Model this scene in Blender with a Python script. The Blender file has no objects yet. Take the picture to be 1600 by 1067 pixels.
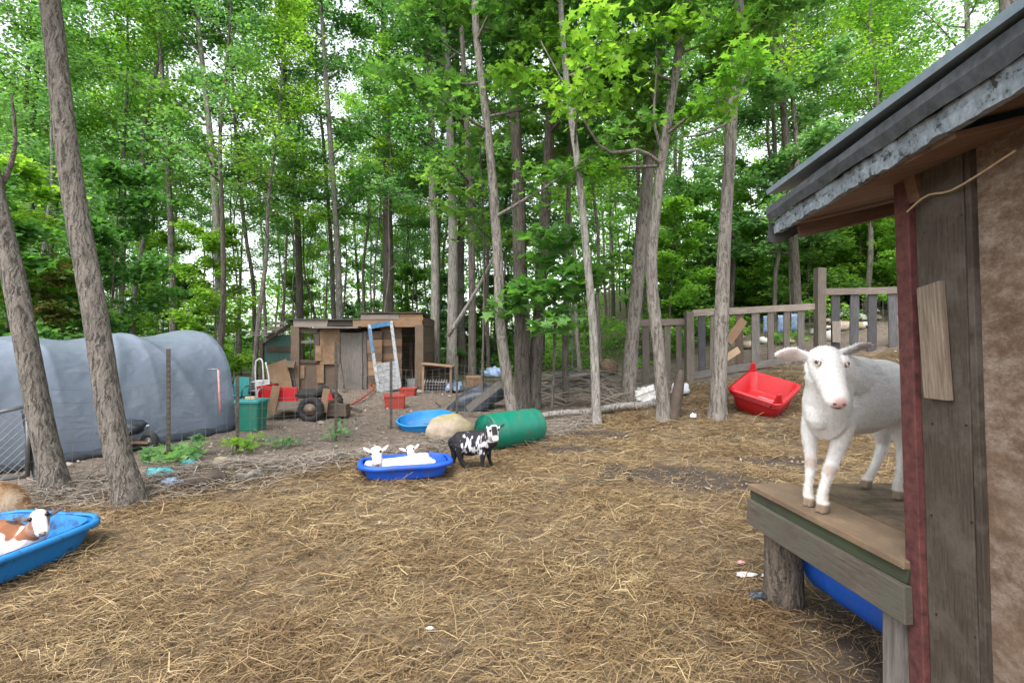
import bpy, math, random
import numpy as np
from mathutils import Vector, Matrix, noise as mnoise

# ------------------------------------------------------------------ camera, world, sun, exposure
sc = bpy.context.scene
C = sc.collection
CAM_Z = 1.5
cam = bpy.data.objects.new('camera', bpy.data.cameras.new('camera'))
C.objects.link(cam)
cam.location = (0, 0, CAM_Z)
cam.rotation_euler = (math.radians(90), 0, 0)
cam.data.sensor_width = 36
cam.data.lens = 18
cam.data.clip_start = 0.05
cam.data.clip_end = 2000
sc.camera = cam

SUN_EL, SUN_AZ = math.radians(58), math.radians(205)      # high sun behind thin cloud, behind the camera
w = bpy.data.worlds.new('World'); sc.world = w; w.use_nodes = True
wn = w.node_tree; wn.nodes.clear()
sky = wn.nodes.new('ShaderNodeTexSky'); sky.sky_type = 'NISHITA'; sky.sun_disc = False
sky.sun_elevation = SUN_EL; sky.sun_rotation = SUN_AZ
sky.dust_density = 2.0; sky.air_density = 1.0; sky.ozone_density = 1.0
hs = wn.nodes.new('ShaderNodeHueSaturation'); hs.inputs['Saturation'].default_value = 0.22
bg = wn.nodes.new('ShaderNodeBackground'); bg.inputs['Strength'].default_value = 0.15
wo = wn.nodes.new('ShaderNodeOutputWorld')
wn.links.new(sky.outputs[0], hs.inputs['Color']); wn.links.new(hs.outputs[0], bg.inputs['Color'])
wn.links.new(bg.outputs[0], wo.inputs['Surface'])

sl = bpy.data.lights.new('sun', 'SUN'); sl.energy = 1.0; sl.angle = math.radians(30); sl.color = (1.0, 0.96, 0.9)
sun = bpy.data.objects.new('sun', sl); C.objects.link(sun)
sd = Vector((math.sin(SUN_AZ) * math.cos(SUN_EL), math.cos(SUN_AZ) * math.cos(SUN_EL), math.sin(SUN_EL)))
sun.rotation_euler = (-sd).to_track_quat('-Z', 'Y').to_euler()
sc.view_settings.view_transform = 'Standard'
sc.view_settings.look = 'None'
sc.view_settings.gamma = 1
sc.view_settings.use_curve_mapping = False
sc.view_settings.exposure = 1.78
sc.cycles.max_bounces = 7
sc.cycles.diffuse_bounces = 5
sc.cycles.transmission_bounces = 4
sc.cycles.use_denoising = True

rng = np.random.default_rng(7)
random.seed(7)

# ------------------------------------------------------------------ helpers
W = {}
def link(o, parent=None):
    C.objects.link(o)
    W[o.name] = o.matrix_basis.copy()
    if parent is not None:
        o.parent = parent
        o.matrix_parent_inverse = W[parent.name].inverted()
    return o
def tag(o, label=None, cat=None, group=None, kind=None):
    if label: o['label'] = label
    if cat: o['category'] = cat
    if group: o['group'] = group
    if kind: o['kind'] = kind
    return o
def thing(name, label, cat, loc, group=None):
    o = bpy.data.objects.new(name, None); o.empty_display_size = .1
    o.location = loc
    link(o); return tag(o, label, cat, group)
def copy_tree(o, parent=None):
    c = o.copy(); C.objects.link(c)
    c.parent = parent
    for ch in o.children: copy_tree(ch, c)
    return c
def sstep(a, b, x):
    t = np.clip((x - a) / (b - a), 0, 1); return t * t * (3 - 2 * t)

def P(px, py, Y):                       # a photograph pixel at depth Y as a world point
    return Vector(((px - 800) / 800 * Y, Y, CAM_Z - (py - 533.5) / 800 * Y))

def terrain(x, y):
    x = np.asarray(x, float); y = np.asarray(y, float)
    z = 0.165 * np.clip(x - .4, 0, 12) * sstep(6.5, 12.5, y)
    z = z + 0.13 * np.clip(y - 12.5, 0, 40) * sstep(2, 9, x)
    z = z + 0.028 * np.clip(y - 8, 0, 9) * (1 - sstep(0, 4, x))
    z = z - 0.03 * np.clip(y - 19, 0, 30) * (1 - sstep(0, 6, x))
    z = z + .10 * np.exp(-((y - (6.3 + .25 * x)) / .5) ** 2) * sstep(-5, -3.5, x) * (1 - sstep(-1.8, -.9, x))
    z = z + .018 * np.sin(1.7 * x + .6 * y) * np.sin(1.3 * y - .5 * x) + .012 * np.sin(4.1 * x + 1.2) * np.sin(3.7 * y + .4)
    return z
def tz(x, y): return float(terrain(x, y))
def G(px, py):                          # where the sight line through a pixel meets the ground
    d = Vector(((px - 800) / 800, 1, -(py - 533.5) / 800)); t = 1.2
    ts = np.arange(1.2, 60, .01)
    hit = np.nonzero(CAM_Z + d.z * ts <= terrain(d.x * ts, ts))[0]
    p = Vector((0, 0, CAM_Z)) + d * float(ts[hit[0]] if len(hit) else 60)
    p.z = tz(p.x, p.y)
    return p

class MB:
    def __init__(s): s.v = []; s.f = []
    def add(s, vs, fs):
        n = len(s.v); s.v += [tuple(v) for v in vs]; s.f += [tuple(n + i for i in f) for f in fs]
    def box(s, c, size, M=None, jit=0):
        c = Vector(c); vs = []
        for sx in (-.5, .5):
            for sy in (-.5, .5):
                for sz in (-.5, .5):
                    v = Vector((sx * size[0], sy * size[1], sz * size[2]))
                    if jit: v += Vector([random.uniform(-jit, jit) for _ in range(3)])
                    vs.append(c + (M @ v if M else v))
        s.add(vs, [(0, 1, 3, 2), (4, 6, 7, 5), (0, 4, 5, 1), (2, 3, 7, 6), (0, 2, 6, 4), (1, 5, 7, 3)])
    def tube(s, pts, rad, seg=8, caps=True, disp=None):
        pts = [Vector(p) for p in pts]
        if not hasattr(rad, '__len__'): rad = [rad] * len(pts)
        n0 = len(s.v); up = None
        for i, p in enumerate(pts):
            t = (pts[min(i + 1, len(pts) - 1)] - pts[max(i - 1, 0)])
            t = t.normalized() if t.length > 1e-9 else Vector((0, 0, 1))
            if up is None:
                up = t.orthogonal().normalized()
            up = (up - t * up.dot(t)); up = up.normalized() if up.length > 1e-6 else t.orthogonal().normalized()
            b = t.cross(up)
            for k in range(seg):
                a = 2 * math.pi * k / seg
                r = rad[i]
                if disp: r = r * disp(i, k, a, p)
                s.v.append(tuple(p + up * (r * math.cos(a)) + b * (r * math.sin(a))))
        for i in range(len(pts) - 1):
            for k in range(seg):
                a = n0 + i * seg + k; b2 = n0 + i * seg + (k + 1) % seg
                s.f.append((a, b2, b2 + seg, a + seg))
        if caps:
            s.f.append(tuple(n0 + k for k in reversed(range(seg))))
            e = n0 + (len(pts) - 1) * seg
            s.f.append(tuple(e + k for k in range(seg)))
    def loft(s, rings, seg=16):           # rings: (centre, right, up, rw, rh)
        n0 = len(s.v)
        for c, r, u, rw, rh in rings:
            for k in range(seg):
                a = 2 * math.pi * k / seg
                s.v.append(tuple(Vector(c) + Vector(r) * (rw * math.cos(a)) + Vector(u) * (rh * math.sin(a))))
        for i in range(len(rings) - 1):
            for k in range(seg):
                a = n0 + i * seg + k; b2 = n0 + i * seg + (k + 1) % seg
                s.f.append((a, b2, b2 + seg, a + seg))
        s.f.append(tuple(n0 + k for k in reversed(range(seg))))
        e = n0 + (len(rings) - 1) * seg
        s.f.append(tuple(e + k for k in range(seg)))
    def ball(s, c, r, seg=12, M=None):
        c = Vector(c); r = r if hasattr(r, '__len__') else (r, r, r); n0 = len(s.v); nr = seg // 2
        for i in range(nr + 1):
            th = math.pi * i / nr
            for k in range(seg):
                a = 2 * math.pi * k / seg
                v = Vector((r[0] * math.sin(th) * math.cos(a), r[1] * math.sin(th) * math.sin(a), r[2] * math.cos(th)))
                s.v.append(tuple(c + (M @ v if M else v)))
        for i in range(nr):
            for k in range(seg):
                a = n0 + i * seg + k; b2 = n0 + i * seg + (k + 1) % seg
                s.f.append((a, a + seg, b2 + seg, b2))
    def mesh(s, name, mat=None, smooth=False):
        me = bpy.data.meshes.new(name); me.from_pydata(s.v, [], s.f); me.validate(); me.update()
        if smooth: me.polygons.foreach_set('use_smooth', [True] * len(me.polygons))
        if mat: me.materials.append(mat)
        return me
    def build(s, name, mat, parent=None, smooth=False, bevel=0, local=None):
        # local: matrix, the vertices are in that frame; otherwise world coordinates re-centred on the object
        if local is None:
            c = sum((Vector(v) for v in s.v), Vector()) / len(s.v)
            s.v = [tuple(Vector(v) - c) for v in s.v]; local = Matrix.Translation(c)
        o = bpy.data.objects.new(name, s.mesh(name, mat, smooth))
        o.matrix_basis = local
        if bevel:
            m = o.modifiers.new('bevel', 'BEVEL'); m.width = bevel; m.segments = 2; m.limit_method = 'ANGLE'
        return link(o, parent)

def npmesh(name, V, nper, faces, mat, smooth=False):
    """V: (N*nper,3) vertices of N alike pieces; faces: index tuples within one piece"""
    N = len(V) // nper
    base = (np.arange(N) * nper)[:, None]
    loops = np.concatenate([base + np.array(f)[None, :] for f in faces], axis=1).ravel()
    sizes = np.tile(np.array([len(f) for f in faces]), N)
    starts = np.concatenate([[0], np.cumsum(sizes)[:-1]])
    me = bpy.data.meshes.new(name)
    me.vertices.add(len(V)); me.vertices.foreach_set('co', np.ascontiguousarray(V, dtype=np.float32).ravel())
    me.loops.add(len(loops)); me.loops.foreach_set('vertex_index', loops.astype(np.int32))
    me.polygons.add(len(sizes)); me.polygons.foreach_set('loop_start', starts.astype(np.int32))
    me.polygons.foreach_set('loop_total', sizes.astype(np.int32))
    me.update(calc_edges=True)
    if smooth: me.polygons.foreach_set('use_smooth', np.ones(len(sizes), dtype=bool))
    me.materials.append(mat)
    return me

# plank: a board of its own from p0 to p1; local X is its length so the grain follows it
def plank(name, parent, p0, p1, width, thick, mat, face=(0, -1, 0), jit=.004, bevel=0, mesh_cache={}):
    p0 = Vector(p0); p1 = Vector(p1); x = (p1 - p0); L = x.length; x.normalize()
    y = Vector(face); y = (y - x * y.dot(x)).normalized(); z = x.cross(y)
    M = Matrix((x, y, z)).transposed().to_4x4(); M.translation = (p0 + p1) / 2
    m = MB(); n = max(2, min(6, int(L / .5) + 2)); vs = []
    for i in range(n):
        t = (i / (n - 1) - .5) * L
        o1, o2 = random.uniform(-jit, jit), random.uniform(-jit, jit)
        e = random.uniform(-jit, jit) * 2 if i in (0, n - 1) else 0
        for sy, sz in ((-.5, -.5), (.5, -.5), (.5, .5), (-.5, .5)):
            vs.append((t + (e if sz > 0 else -e), sy * thick + o1 * .6, sz * (width + o2) + o1))
    fs = [(0, 1, 2, 3), tuple(4 * (n - 1) + k for k in (3, 2, 1, 0))]
    for i in range(n - 1):
        for k in range(4):
            a = 4 * i + k; b = 4 * i + (k + 1) % 4
            fs.append((b, a, a + 4, b + 4))
    m.add(vs, fs)
    return m.build(name, mat, parent, local=M, bevel=bevel)

# ------------------------------------------------------------------ materials
def nmat(name):
    m = bpy.data.materials.new(name); m.use_nodes = True
    nt = m.node_tree; b = nt.nodes['Principled BSDF']
    return m, nt, b
def N(nt, typ, **kw):
    n = nt.nodes.new(typ)
    for k, v in kw.items():
        if k in n.inputs.keys() if hasattr(n.inputs, 'keys') else False: n.inputs[k].default_value = v
        else: setattr(n, k, v)
    return n
def ramp(nt, fac, stops):
    r = nt.nodes.new('ShaderNodeValToRGB'); e = r.color_ramp.elements
    while len(e) < len(stops): e.new(.5)
    for el, (p, c) in zip(e, stops): el.position = p; el.color = (*c, 1)
    nt.links.new(fac, r.inputs[0]); return r.outputs[0]
def mix(nt, fac, a, b, mode='MIX'):
    m = nt.nodes.new('ShaderNodeMix'); m.data_type = 'RGBA'; m.blend_type = mode
    for sock, val in ((m.inputs[0], fac), (m.inputs[6], a), (m.inputs[7], b)):
        if isinstance(val, (int, float)): sock.default_value = val
        elif isinstance(val, tuple): sock.default_value = (*val, 1)
        else: nt.links.new(val, sock)
    return m.outputs[2]
def coords(nt, scale=(1, 1, 1), kind='Object', seed=True):
    tc = nt.nodes.new('ShaderNodeTexCoord'); mp = nt.nodes.new('ShaderNodeMapping')
    mp.inputs['Scale'].default_value = scale
    nt.links.new(tc.outputs[kind], mp.inputs['Vector'])
    if seed:
        oi = nt.nodes.new('ShaderNodeObjectInfo'); mu = nt.nodes.new('ShaderNodeMath'); mu.operation = 'MULTIPLY'
        mu.inputs[1].default_value = 37.0
        nt.links.new(oi.outputs['Random'], mu.inputs[0]); nt.links.new(mu.outputs[0], mp.inputs['Location'])
    return mp.outputs[0]
def noise(nt, vec, scale, detail=5, rough=.6):
    n = nt.nodes.new('ShaderNodeTexNoise'); n.inputs['Scale'].default_value = scale
    n.inputs['Detail'].default_value = detail; n.inputs['Roughness'].default_value = rough
    nt.links.new(vec, n.inputs['Vector']); return n.outputs[0]
def bump(nt, b, h, strength=.3, dist=.01):
    bp = nt.nodes.new('ShaderNodeBump'); bp.inputs['Strength'].default_value = strength; bp.inputs['Distance'].default_value = dist
    nt.links.new(h, bp.inputs['Height']); nt.links.new(bp.outputs[0], b.inputs['Normal'])

def wood(name, dark, light, stain=None, stain_amt=.0, rough=.85, grain=1.0):
    m, nt, b = nmat(name)
    v = coords(nt, (1.6 * grain, 22 * grain, 22 * grain))
    n1 = noise(nt, v, 2.6, 10, .72)
    v2 = coords(nt, (1, 1, 1)); n2 = noise(nt, v2, 3.5, 4)
    c = ramp(nt, n1, [(.34, dark), (.5, tuple((a + d) / 2 for a, d in zip(dark, light))), (.68, light)])
    c = mix(nt, ramp(nt, n2, [(.35, (0, 0, 0)), (.7, (1, 1, 1))]), c, mix(nt, .45, c, dark))
    oi = nt.nodes.new('ShaderNodeObjectInfo')
    hs = nt.nodes.new('ShaderNodeHueSaturation')
    mr = nt.nodes.new('ShaderNodeMapRange'); mr.inputs[3].default_value = .72; mr.inputs[4].default_value = 1.25
    nt.links.new(oi.outputs['Random'], mr.inputs[0]); nt.links.new(mr.outputs[0], hs.inputs['Value'])
    nt.links.new(c, hs.inputs['Color']); c = hs.outputs[0]
    if stain:
        n3 = noise(nt, v2, 5, 6, .7)
        c = mix(nt, ramp(nt, n3, [(.5 - stain_amt * .3, (0, 0, 0)), (.62, (1, 1, 1))]), c, stain)
    nt.links.new(c, b.inputs['Base Color']); b.inputs['Roughness'].default_value = rough
    bump(nt, b, n1, .5, .006)
    return m
def plastic(name, col, dirt=(.09, .07, .05), amt=.35, rough=.38, lo=.5):
    m, nt, b = nmat(name)
    v = coords(nt); n = noise(nt, v, 5, 8, .72); n2 = noise(nt, v, 1.5, 3)
    base = mix(nt, n2, tuple(c * .82 for c in col), tuple(min(1, c * 1.12) for c in col))
    c = mix(nt, ramp(nt, n, [(lo, (0, 0, 0)), (lo + .11, (amt, amt, amt))]), base, dirt)
    nt.links.new(c, b.inputs['Base Color'])
    nt.links.new(ramp(nt, n, [(.35, (rough,) * 3), (.7, (min(1, rough + .35),) * 3)]), b.inputs['Roughness'])
    bump(nt, b, n, .08, .004)
    return m
def plain(name, col, rough=.6, metal=0, var=.25, scale=12):
    m, nt, b = nmat(name)
    n = noise(nt, coords(nt), scale, 6, .65)
    c = ramp(nt, n, [(.3, tuple(x * (1 - var) for x in col)), (.7, tuple(min(1, x * (1 + var)) for x in col))])
    nt.links.new(c, b.inputs['Base Color']); b.inputs['Roughness'].default_value = rough; b.inputs['Metallic'].default_value = metal
    bump(nt, b, n, .15, .004)
    return m
def bark(name, dark, light, moss=(.07, .09, .03), moss_amt=.4, sc=1.0):
    m, nt, b = nmat(name)
    v = coords(nt, (1, 1, .3)); wv = noise(nt, coords(nt, (1, 1, 1)), 7, 3)
    vm = nt.nodes.new('ShaderNodeVectorMath'); vm.operation = 'MULTIPLY_ADD'
    nt.links.new(wv, vm.inputs[0]); vm.inputs[1].default_value = (.12, .12, .12); nt.links.new(v, vm.inputs[2])
    v3 = coords(nt, (1, 1, .13)); vm2 = nt.nodes.new('ShaderNodeVectorMath'); vm2.operation = 'MULTIPLY_ADD'
    nt.links.new(wv, vm2.inputs[0]); vm2.inputs[1].default_value = (.10, .10, .03); nt.links.new(v3, vm2.inputs[2])
    ridge = noise(nt, vm2.outputs[0], 30 * sc, 3, .55)
    n = noise(nt, v, 40 * sc, 8, .75)
    v2 = coords(nt, (1, 1, .6)); n2 = noise(nt, v2, 2.6, 5, .6); n3 = noise(nt, v2, 11, 6, .7)
    crack = ramp(nt, ridge, [(.36, (0, 0, 0)), (.46, (.6,) * 3), (.62, (1, 1, 1))])
    c = ramp(nt, n, [(.33, tuple(.45 * a + .55 * d for a, d in zip(light, dark))), (.6, light), (.78, tuple(min(1, x * 1.25) for x in light))])
    c = mix(nt, crack, dark, c)
    c = mix(nt, ramp(nt, n2, [(.42, (0, 0, 0)), (.72, (.6,) * 3)]), c, mix(nt, .6, c, dark))
    c = mix(nt, ramp(nt, n3, [(.55, (0, 0, 0)), (.72, (moss_amt,) * 3)]), c, moss)
    nt.links.new(c, b.inputs['Base Color']); b.inputs['Roughness'].default_value = .95
    hm = mix(nt, .35, crack, n); bump(nt, b, hm, .9, .025)
    return m
def leafmat(name, cols, trans=.52, gloss=.5):
    m, nt, b = nmat(name)
    g = nt.nodes.new('ShaderNodeNewGeometry'); oi = nt.nodes.new('ShaderNodeObjectInfo')
    c = ramp(nt, g.outputs['Random Per Island'], [(i / (len(cols) - 1), cc) for i, cc in enumerate(cols)])
    hs = nt.nodes.new('ShaderNodeHueSaturation')
    mr = nt.nodes.new('ShaderNodeMapRange'); mr.inputs[3].default_value = .475; mr.inputs[4].default_value = .515
    nt.links.new(oi.outputs['Random'], mr.inputs[0]); nt.links.new(mr.outputs[0], hs.inputs['Hue'])
    mr2 = nt.nodes.new('ShaderNodeMapRange'); mr2.inputs[3].default_value = 1.15; mr2.inputs[4].default_value = .8
    nt.links.new(oi.outputs['Random'], mr2.inputs[0]); nt.links.new(mr2.outputs[0], hs.inputs['Value'])
    nt.links.new(c, hs.inputs['Color'])
    nt.links.new(hs.outputs[0], b.inputs['Base Color']); b.inputs['Roughness'].default_value = gloss
    b.inputs['Specular IOR Level'].default_value = .35
    t = nt.nodes.new('ShaderNodeBsdfTranslucent')
    tcol = mix(nt, 1.0, hs.outputs[0], (1.3, 1.5, .65), 'MULTIPLY')
    nt.links.new(tcol, t.inputs['Color'])
    ms = nt.nodes.new('ShaderNodeMixShader'); ms.inputs[0].default_value = trans
    nt.links.new(b.outputs[0], ms.inputs[1]); nt.links.new(t.outputs[0], ms.inputs[2])
    nt.links.new(ms.outputs[0], nt.nodes['Material Output'].inputs['Surface'])
    return m
def island(name, cols, rough=.8):
    m, nt, b = nmat(name)
    g = nt.nodes.new('ShaderNodeNewGeometry')
    c = ramp(nt, g.outputs['Random Per Island'], [(i / (len(cols) - 1), cc) for i, cc in enumerate(cols)])
    nt.links.new(c, b.inputs['Base Color']); b.inputs['Roughness'].default_value = rough
    return m
def furmat(name, rough=.75, sss=.0):
    m, nt, b = nmat(name)
    a = nt.nodes.new('ShaderNodeAttribute'); a.attribute_name = 'Col'
    v = coords(nt, (8, 8, 30), seed=False); n = noise(nt, v, 6, 6, .7)
    c = mix(nt, ramp(nt, n, [(.3, (.25,) * 3), (.7, (0, 0, 0))]), a.outputs['Color'], mix(nt, 1.0, a.outputs['Color'], (.62, .57, .52), 'MULTIPLY'))
    nt.links.new(c, b.inputs['Base Color']); b.inputs['Roughness'].default_value = rough
    b.inputs['Specular IOR Level'].default_value = .2
    bump(nt, b, n, .25, .006)
    return m

M = {}
M['wood_grey'] = wood('wood_grey', (.075, .065, .058), (.21, .19, .17))
M['wood_fence'] = wood('wood_fence', (.085, .068, .055), (.21, .18, .15))
M['wood_rail'] = wood('wood_rail', (.15, .12, .10), (.31, .26, .22))
M['wood_char'] = wood('wood_char', (.035, .034, .036), (.12, .115, .118))
M['wood_brown'] = wood('wood_brown', (.075, .052, .036), (.19, .135, .095))
M['wood_orange'] = wood('wood_orange', (.17, .10, .055), (.34, .215, .125))
M['wood_pale'] = wood('wood_pale', (.38, .27, .16), (.60, .46, .30))
M['wood_dark'] = wood('wood_dark', (.035, .026, .02), (.11, .08, .06))
M['wall_board'] = wood('wall_board', (.026, .019, .014), (.088, .066, .048), stain=(.10, .083, .066), stain_amt=.1, grain=2.0)
M['patch_wood'] = wood('patch_wood', (.10, .07, .05), (.30, .235, .18), grain=1.5)
M['apron'] = wood('apron', (.06, .048, .038), (.19, .155, .122), stain=(.085, .08, .06), stain_amt=.25, grain=1.7)
M['moss_board'] = wood('moss_board', (.025, .025, .017), (.075, .07, .05), stain=(.035, .05, .02), stain_amt=.5)
M['deck_plank'] = wood('deck_plank', (.20, .13, .08), (.37, .255, .155), stain=(.14, .095, .06), stain_amt=.5, grain=1.7)
M['deck_dirt'] = wood('deck_dirt', (.19, .128, .075), (.32, .225, .135), stain=(.06, .042, .025), stain_amt=.8, grain=.4)
M['log_wood'] = bark('log_wood', (.05, .037, .028), (.16, .125, .097), moss_amt=.15, sc=1.2)
M['soffit'] = wood('soffit', (.085, .045, .03), (.21, .12, .08), grain=.5)
M['osb'] = wood('osb', (.17, .11, .065), (.33, .225, .135), grain=.35, stain=(.16, .09, .05), stain_amt=.5)
M['barn_red'] = plain('barn_red', (.095, .028, .026), .8, var=.6, scale=22)
M['metal_roof'] = plain('metal_roof', (.26, .33, .40), .4, .2, var=.2)
M['roof_felt'] = plain('roof_felt', (.055, .055, .058), .9, var=.45, scale=30)
M['edge_felt'] = plain('edge_felt', (.055, .06, .068), .8, var=.5, scale=25)
M['black_metal'] = plain('black_metal', (.03, .03, .032), .5, .3)
M['steel'] = plain('steel', (.25, .25, .26), .45, .8)
M['wire'] = plain('wire', (.27, .26, .25), .5, .4)
M['rust_post'] = plain('rust_post', (.085, .07, .055), .8, .2, var=.4)
M['rust_rim'] = plain('rust_rim', (.20, .15, .11), .7, .2, var=.4)
M['white_metal'] = plain('white_metal', (.6, .62, .63), .5)
M['bark_near'] = bark('bark_near', (.055, .046, .038), (.235, .205, .175), moss_amt=.3, sc=1.5)
M['bark_mid'] = bark('bark_mid', (.09, .077, .065), (.275, .245, .215), moss_amt=.3)
M['bark_dark'] = bark('bark_dark', (.055, .045, .037), (.165, .14, .118), moss_amt=.35)
M['bark_pale'] = bark('bark_pale', (.14, .125, .11), (.35, .325, .295), moss_amt=.2)
M['leaf_canopy'] = leafmat('leaf_canopy', [(.075, .165, .055), (.11, .24, .07), (.15, .315, .08), (.195, .375, .09)])
M['leaf_cool'] = leafmat('leaf_cool', [(.085, .19, .10), (.125, .265, .135), (.165, .33, .145), (.21, .385, .145)])
M['leaf_bright'] = leafmat('leaf_bright', [(.09, .21, .04), (.14, .31, .05), (.20, .39, .065), (.27, .44, .08)], .55)
M['leaf_dark'] = leafmat('leaf_dark', [(.03, .10, .04), (.045, .14, .055), (.065, .18, .065), (.09, .23, .07)], .4, .4)
M['leaf_autumn'] = leafmat('leaf_autumn', [(.07, .15, .03), (.10, .19, .04), (.22, .20, .06), (.32, .17, .09)])
def strawmat():
    m, nt, b = nmat('straw'); g = nt.nodes.new('ShaderNodeNewGeometry'); tc = nt.nodes.new('ShaderNodeTexCoord')
    c = ramp(nt, g.outputs['Random Per Island'], [(0, (.06, .037, .02)), (.15, (.12, .077, .038)), (.4, (.205, .135, .064)), (.65, (.29, .198, .094)), (.88, (.37, .268, .135)), (1, (.48, .37, .205))])
    n = noise(nt, tc.outputs['Object'], 1.1, 4, .6); n2 = noise(nt, tc.outputs['Object'], 5, 4, .6)
    c = mix(nt, ramp(nt, n, [(.45, (0, 0, 0)), (.66, (.7,) * 3)]), c, mix(nt, 1.0, c, (.58, .48, .42), 'MULTIPLY'))
    c = mix(nt, ramp(nt, n2, [(.48, (0, 0, 0)), (.70, (.7,) * 3)]), c, mix(nt, 1.0, c, (.6, .52, .46), 'MULTIPLY'))
    nt.links.new(c, b.inputs['Base Color']); b.inputs['Roughness'].default_value = .75; return m
M['straw'] = strawmat()
M['debris'] = island('debris', [(.08, .06, .045), (.17, .13, .10), (.22, .175, .135), (.29, .24, .20), (.37, .33, .29)])
M['twig'] = island('twig', [(.10, .08, .06), (.22, .18, .145), (.33, .29, .25)])
M['fur'] = furmat('fur')
M['hair'] = furmat('hair', .6)
M['blue_tub'] = plastic('blue_tub', (.008, .085, .52), amt=.35, lo=.52)
M['blue_pool'] = plastic('blue_pool', (.015, .19, .50), dirt=(.012, .025, .06), amt=.85, lo=.50)
M['cyan_pool'] = plastic('cyan_pool', (.02, .25, .62), amt=.15, lo=.6)
M['blue_barrel'] = plastic('blue_barrel', (.01, .09, .45), amt=.3)
M['green_barrel'] = plastic('green_barrel', (.0, .165, .105), amt=.45, lo=.52)
M['green_bin'] = plastic('green_bin', (.01, .16, .11), amt=.25)
M['teal'] = plastic('teal', (.02, .22, .22), amt=.2)
M['red_plastic'] = plastic('red_plastic', (.44, .008, .014), amt=.25, lo=.55)
M['pink_plastic'] = plastic('pink_plastic', (.75, .16, .18), amt=.15)
M['red_box'] = plastic('red_box', (.36, .035, .022), amt=.35)
M['rubber'] = plain('rubber', (.022, .021, .022), .85)
M['white_paint'] = plain('white_paint', (.27, .28, .29), .7, var=.45)
M['blue_paint'] = plain('blue_paint', (.04, .13, .25), .6, var=.4)
M['paper'] = plain('paper', (.62, .60, .58), .8)
M['bag'] = plain('bag', (.5, .52, .56), .6, var=.3)
M['blue_bag'] = plain('blue_bag', (.3, .42, .62), .5, var=.4)
M['pink'] = plain('pink', (.7, .3, .3), .6)
M['eye'] = plain('eye', (.20, .14, .08), .15); M['pupil'] = plain('pupil', (.006, .005, .005), .1)
M['nostril'] = plain('nostril', (.10, .04, .04), .7)
M['turquoise'] = plastic('turquoise', (.05, .38, .42), amt=.3)

def rockmat():
    m, nt, b = nmat('rock'); v = coords(nt)
    n = noise(nt, v, 6, 8, .7); n2 = noise(nt, v, 2, 3)
    c = ramp(nt, n, [(.3, (.22, .17, .13)), (.6, (.38, .31, .24)), (.75, (.46, .41, .34))])
    c = mix(nt, ramp(nt, n2, [(.52, (0, 0, 0)), (.68, (.7, .7, .7))]), c, (.26, .25, .08))
    nt.links.new(c, b.inputs['Base Color']); b.inputs['Roughness'].default_value = .95; bump(nt, b, n, .5, .02); return m
M['rock'] = rockmat()
def tarpmat():
    m, nt, b = nmat('tarp'); v = coords(nt, seed=False); vs = coords(nt, (1, 1, 1.7), seed=False)
    n = noise(nt, v, 1.3, 5); n2 = noise(nt, v, 14, 6, .7)
    rn = nt.nodes.new('ShaderNodeTexNoise'); rn.noise_type = 'RIDGED_MULTIFRACTAL'; rn.inputs['Scale'].default_value = 4.2; rn.inputs['Detail'].default_value = 4; rn.inputs['Distortion'].default_value = .6
    nt.links.new(vs, rn.inputs['Vector'])
    c = ramp(nt, n, [(.3, (.15, .18, .235)), (.7, (.21, .245, .31))])
    c = mix(nt, ramp(nt, n2, [(.5, (0, 0, 0)), (.8, (.35,) * 3)]), c, (.30, .32, .37))
    nt.links.new(c, b.inputs['Base Color']); b.inputs['Roughness'].default_value = .36
    h = mix(nt, .12, rn.outputs[0], n2); bump(nt, b, h, .7, .018); return m
M['tarp'] = tarpmat()
M['tarp_dark'] = plain('tarp_dark', (.035, .042, .055), .5, var=.5, scale=5)
def glassmat(name, col, rough=.08):
    m, nt, b = nmat(name); b.inputs['Base Color'].default_value = (*col, 1); b.inputs['Roughness'].default_value = rough
    b.inputs['Transmission Weight'].default_value = .85; b.inputs['IOR'].default_value = 1.33; return m
M['water'] = glassmat('water', (.55, .85, 1)); M['netting'] = plain('netting', (.05, .11, .09), .8, var=.5, scale=40)
def panelmat():                                  # old mottled sheet on the goat house wall
    m, nt, b = nmat('wall_panel'); v = coords(nt, (1, 1, .55), seed=False)
    n = noise(nt, v, 15, 14, .84); n2 = noise(nt, v, 3.2, 5); n3 = noise(nt, v, 60, 4, .7)
    c = ramp(nt, n, [(.3, (.055, .032, .02)), (.47, (.17, .11, .075)), (.62, (.34, .27, .22)), (.78, (.46, .42, .39))])
    c = mix(nt, ramp(nt, n2, [(.5, (0, 0, 0)), (.72, (.45,) * 3)]), c, (.21, .13, .075))
    nt.links.new(c, b.inputs['Base Color']); b.inputs['Roughness'].default_value = .95; bump(nt, b, n, .8, .01); return m
M['wall_panel'] = panelmat()
def fasciamat():                                 # flaking grey-blue paint
    m, nt, b = nmat('fascia'); v = coords(nt, (1, 3, 3)); n = noise(nt, v, 9, 9, .75)
    c = ramp(nt, n, [(.40, (.025, .025, .025)), (.45, (.15, .175, .20)), (.7, (.30, .35, .39))])
    nt.links.new(c, b.inputs['Base Color']); b.inputs['Roughness'].default_value = .9; bump(nt, b, n, .8, .008); return m
M['fascia'] = fasciamat()
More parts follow.
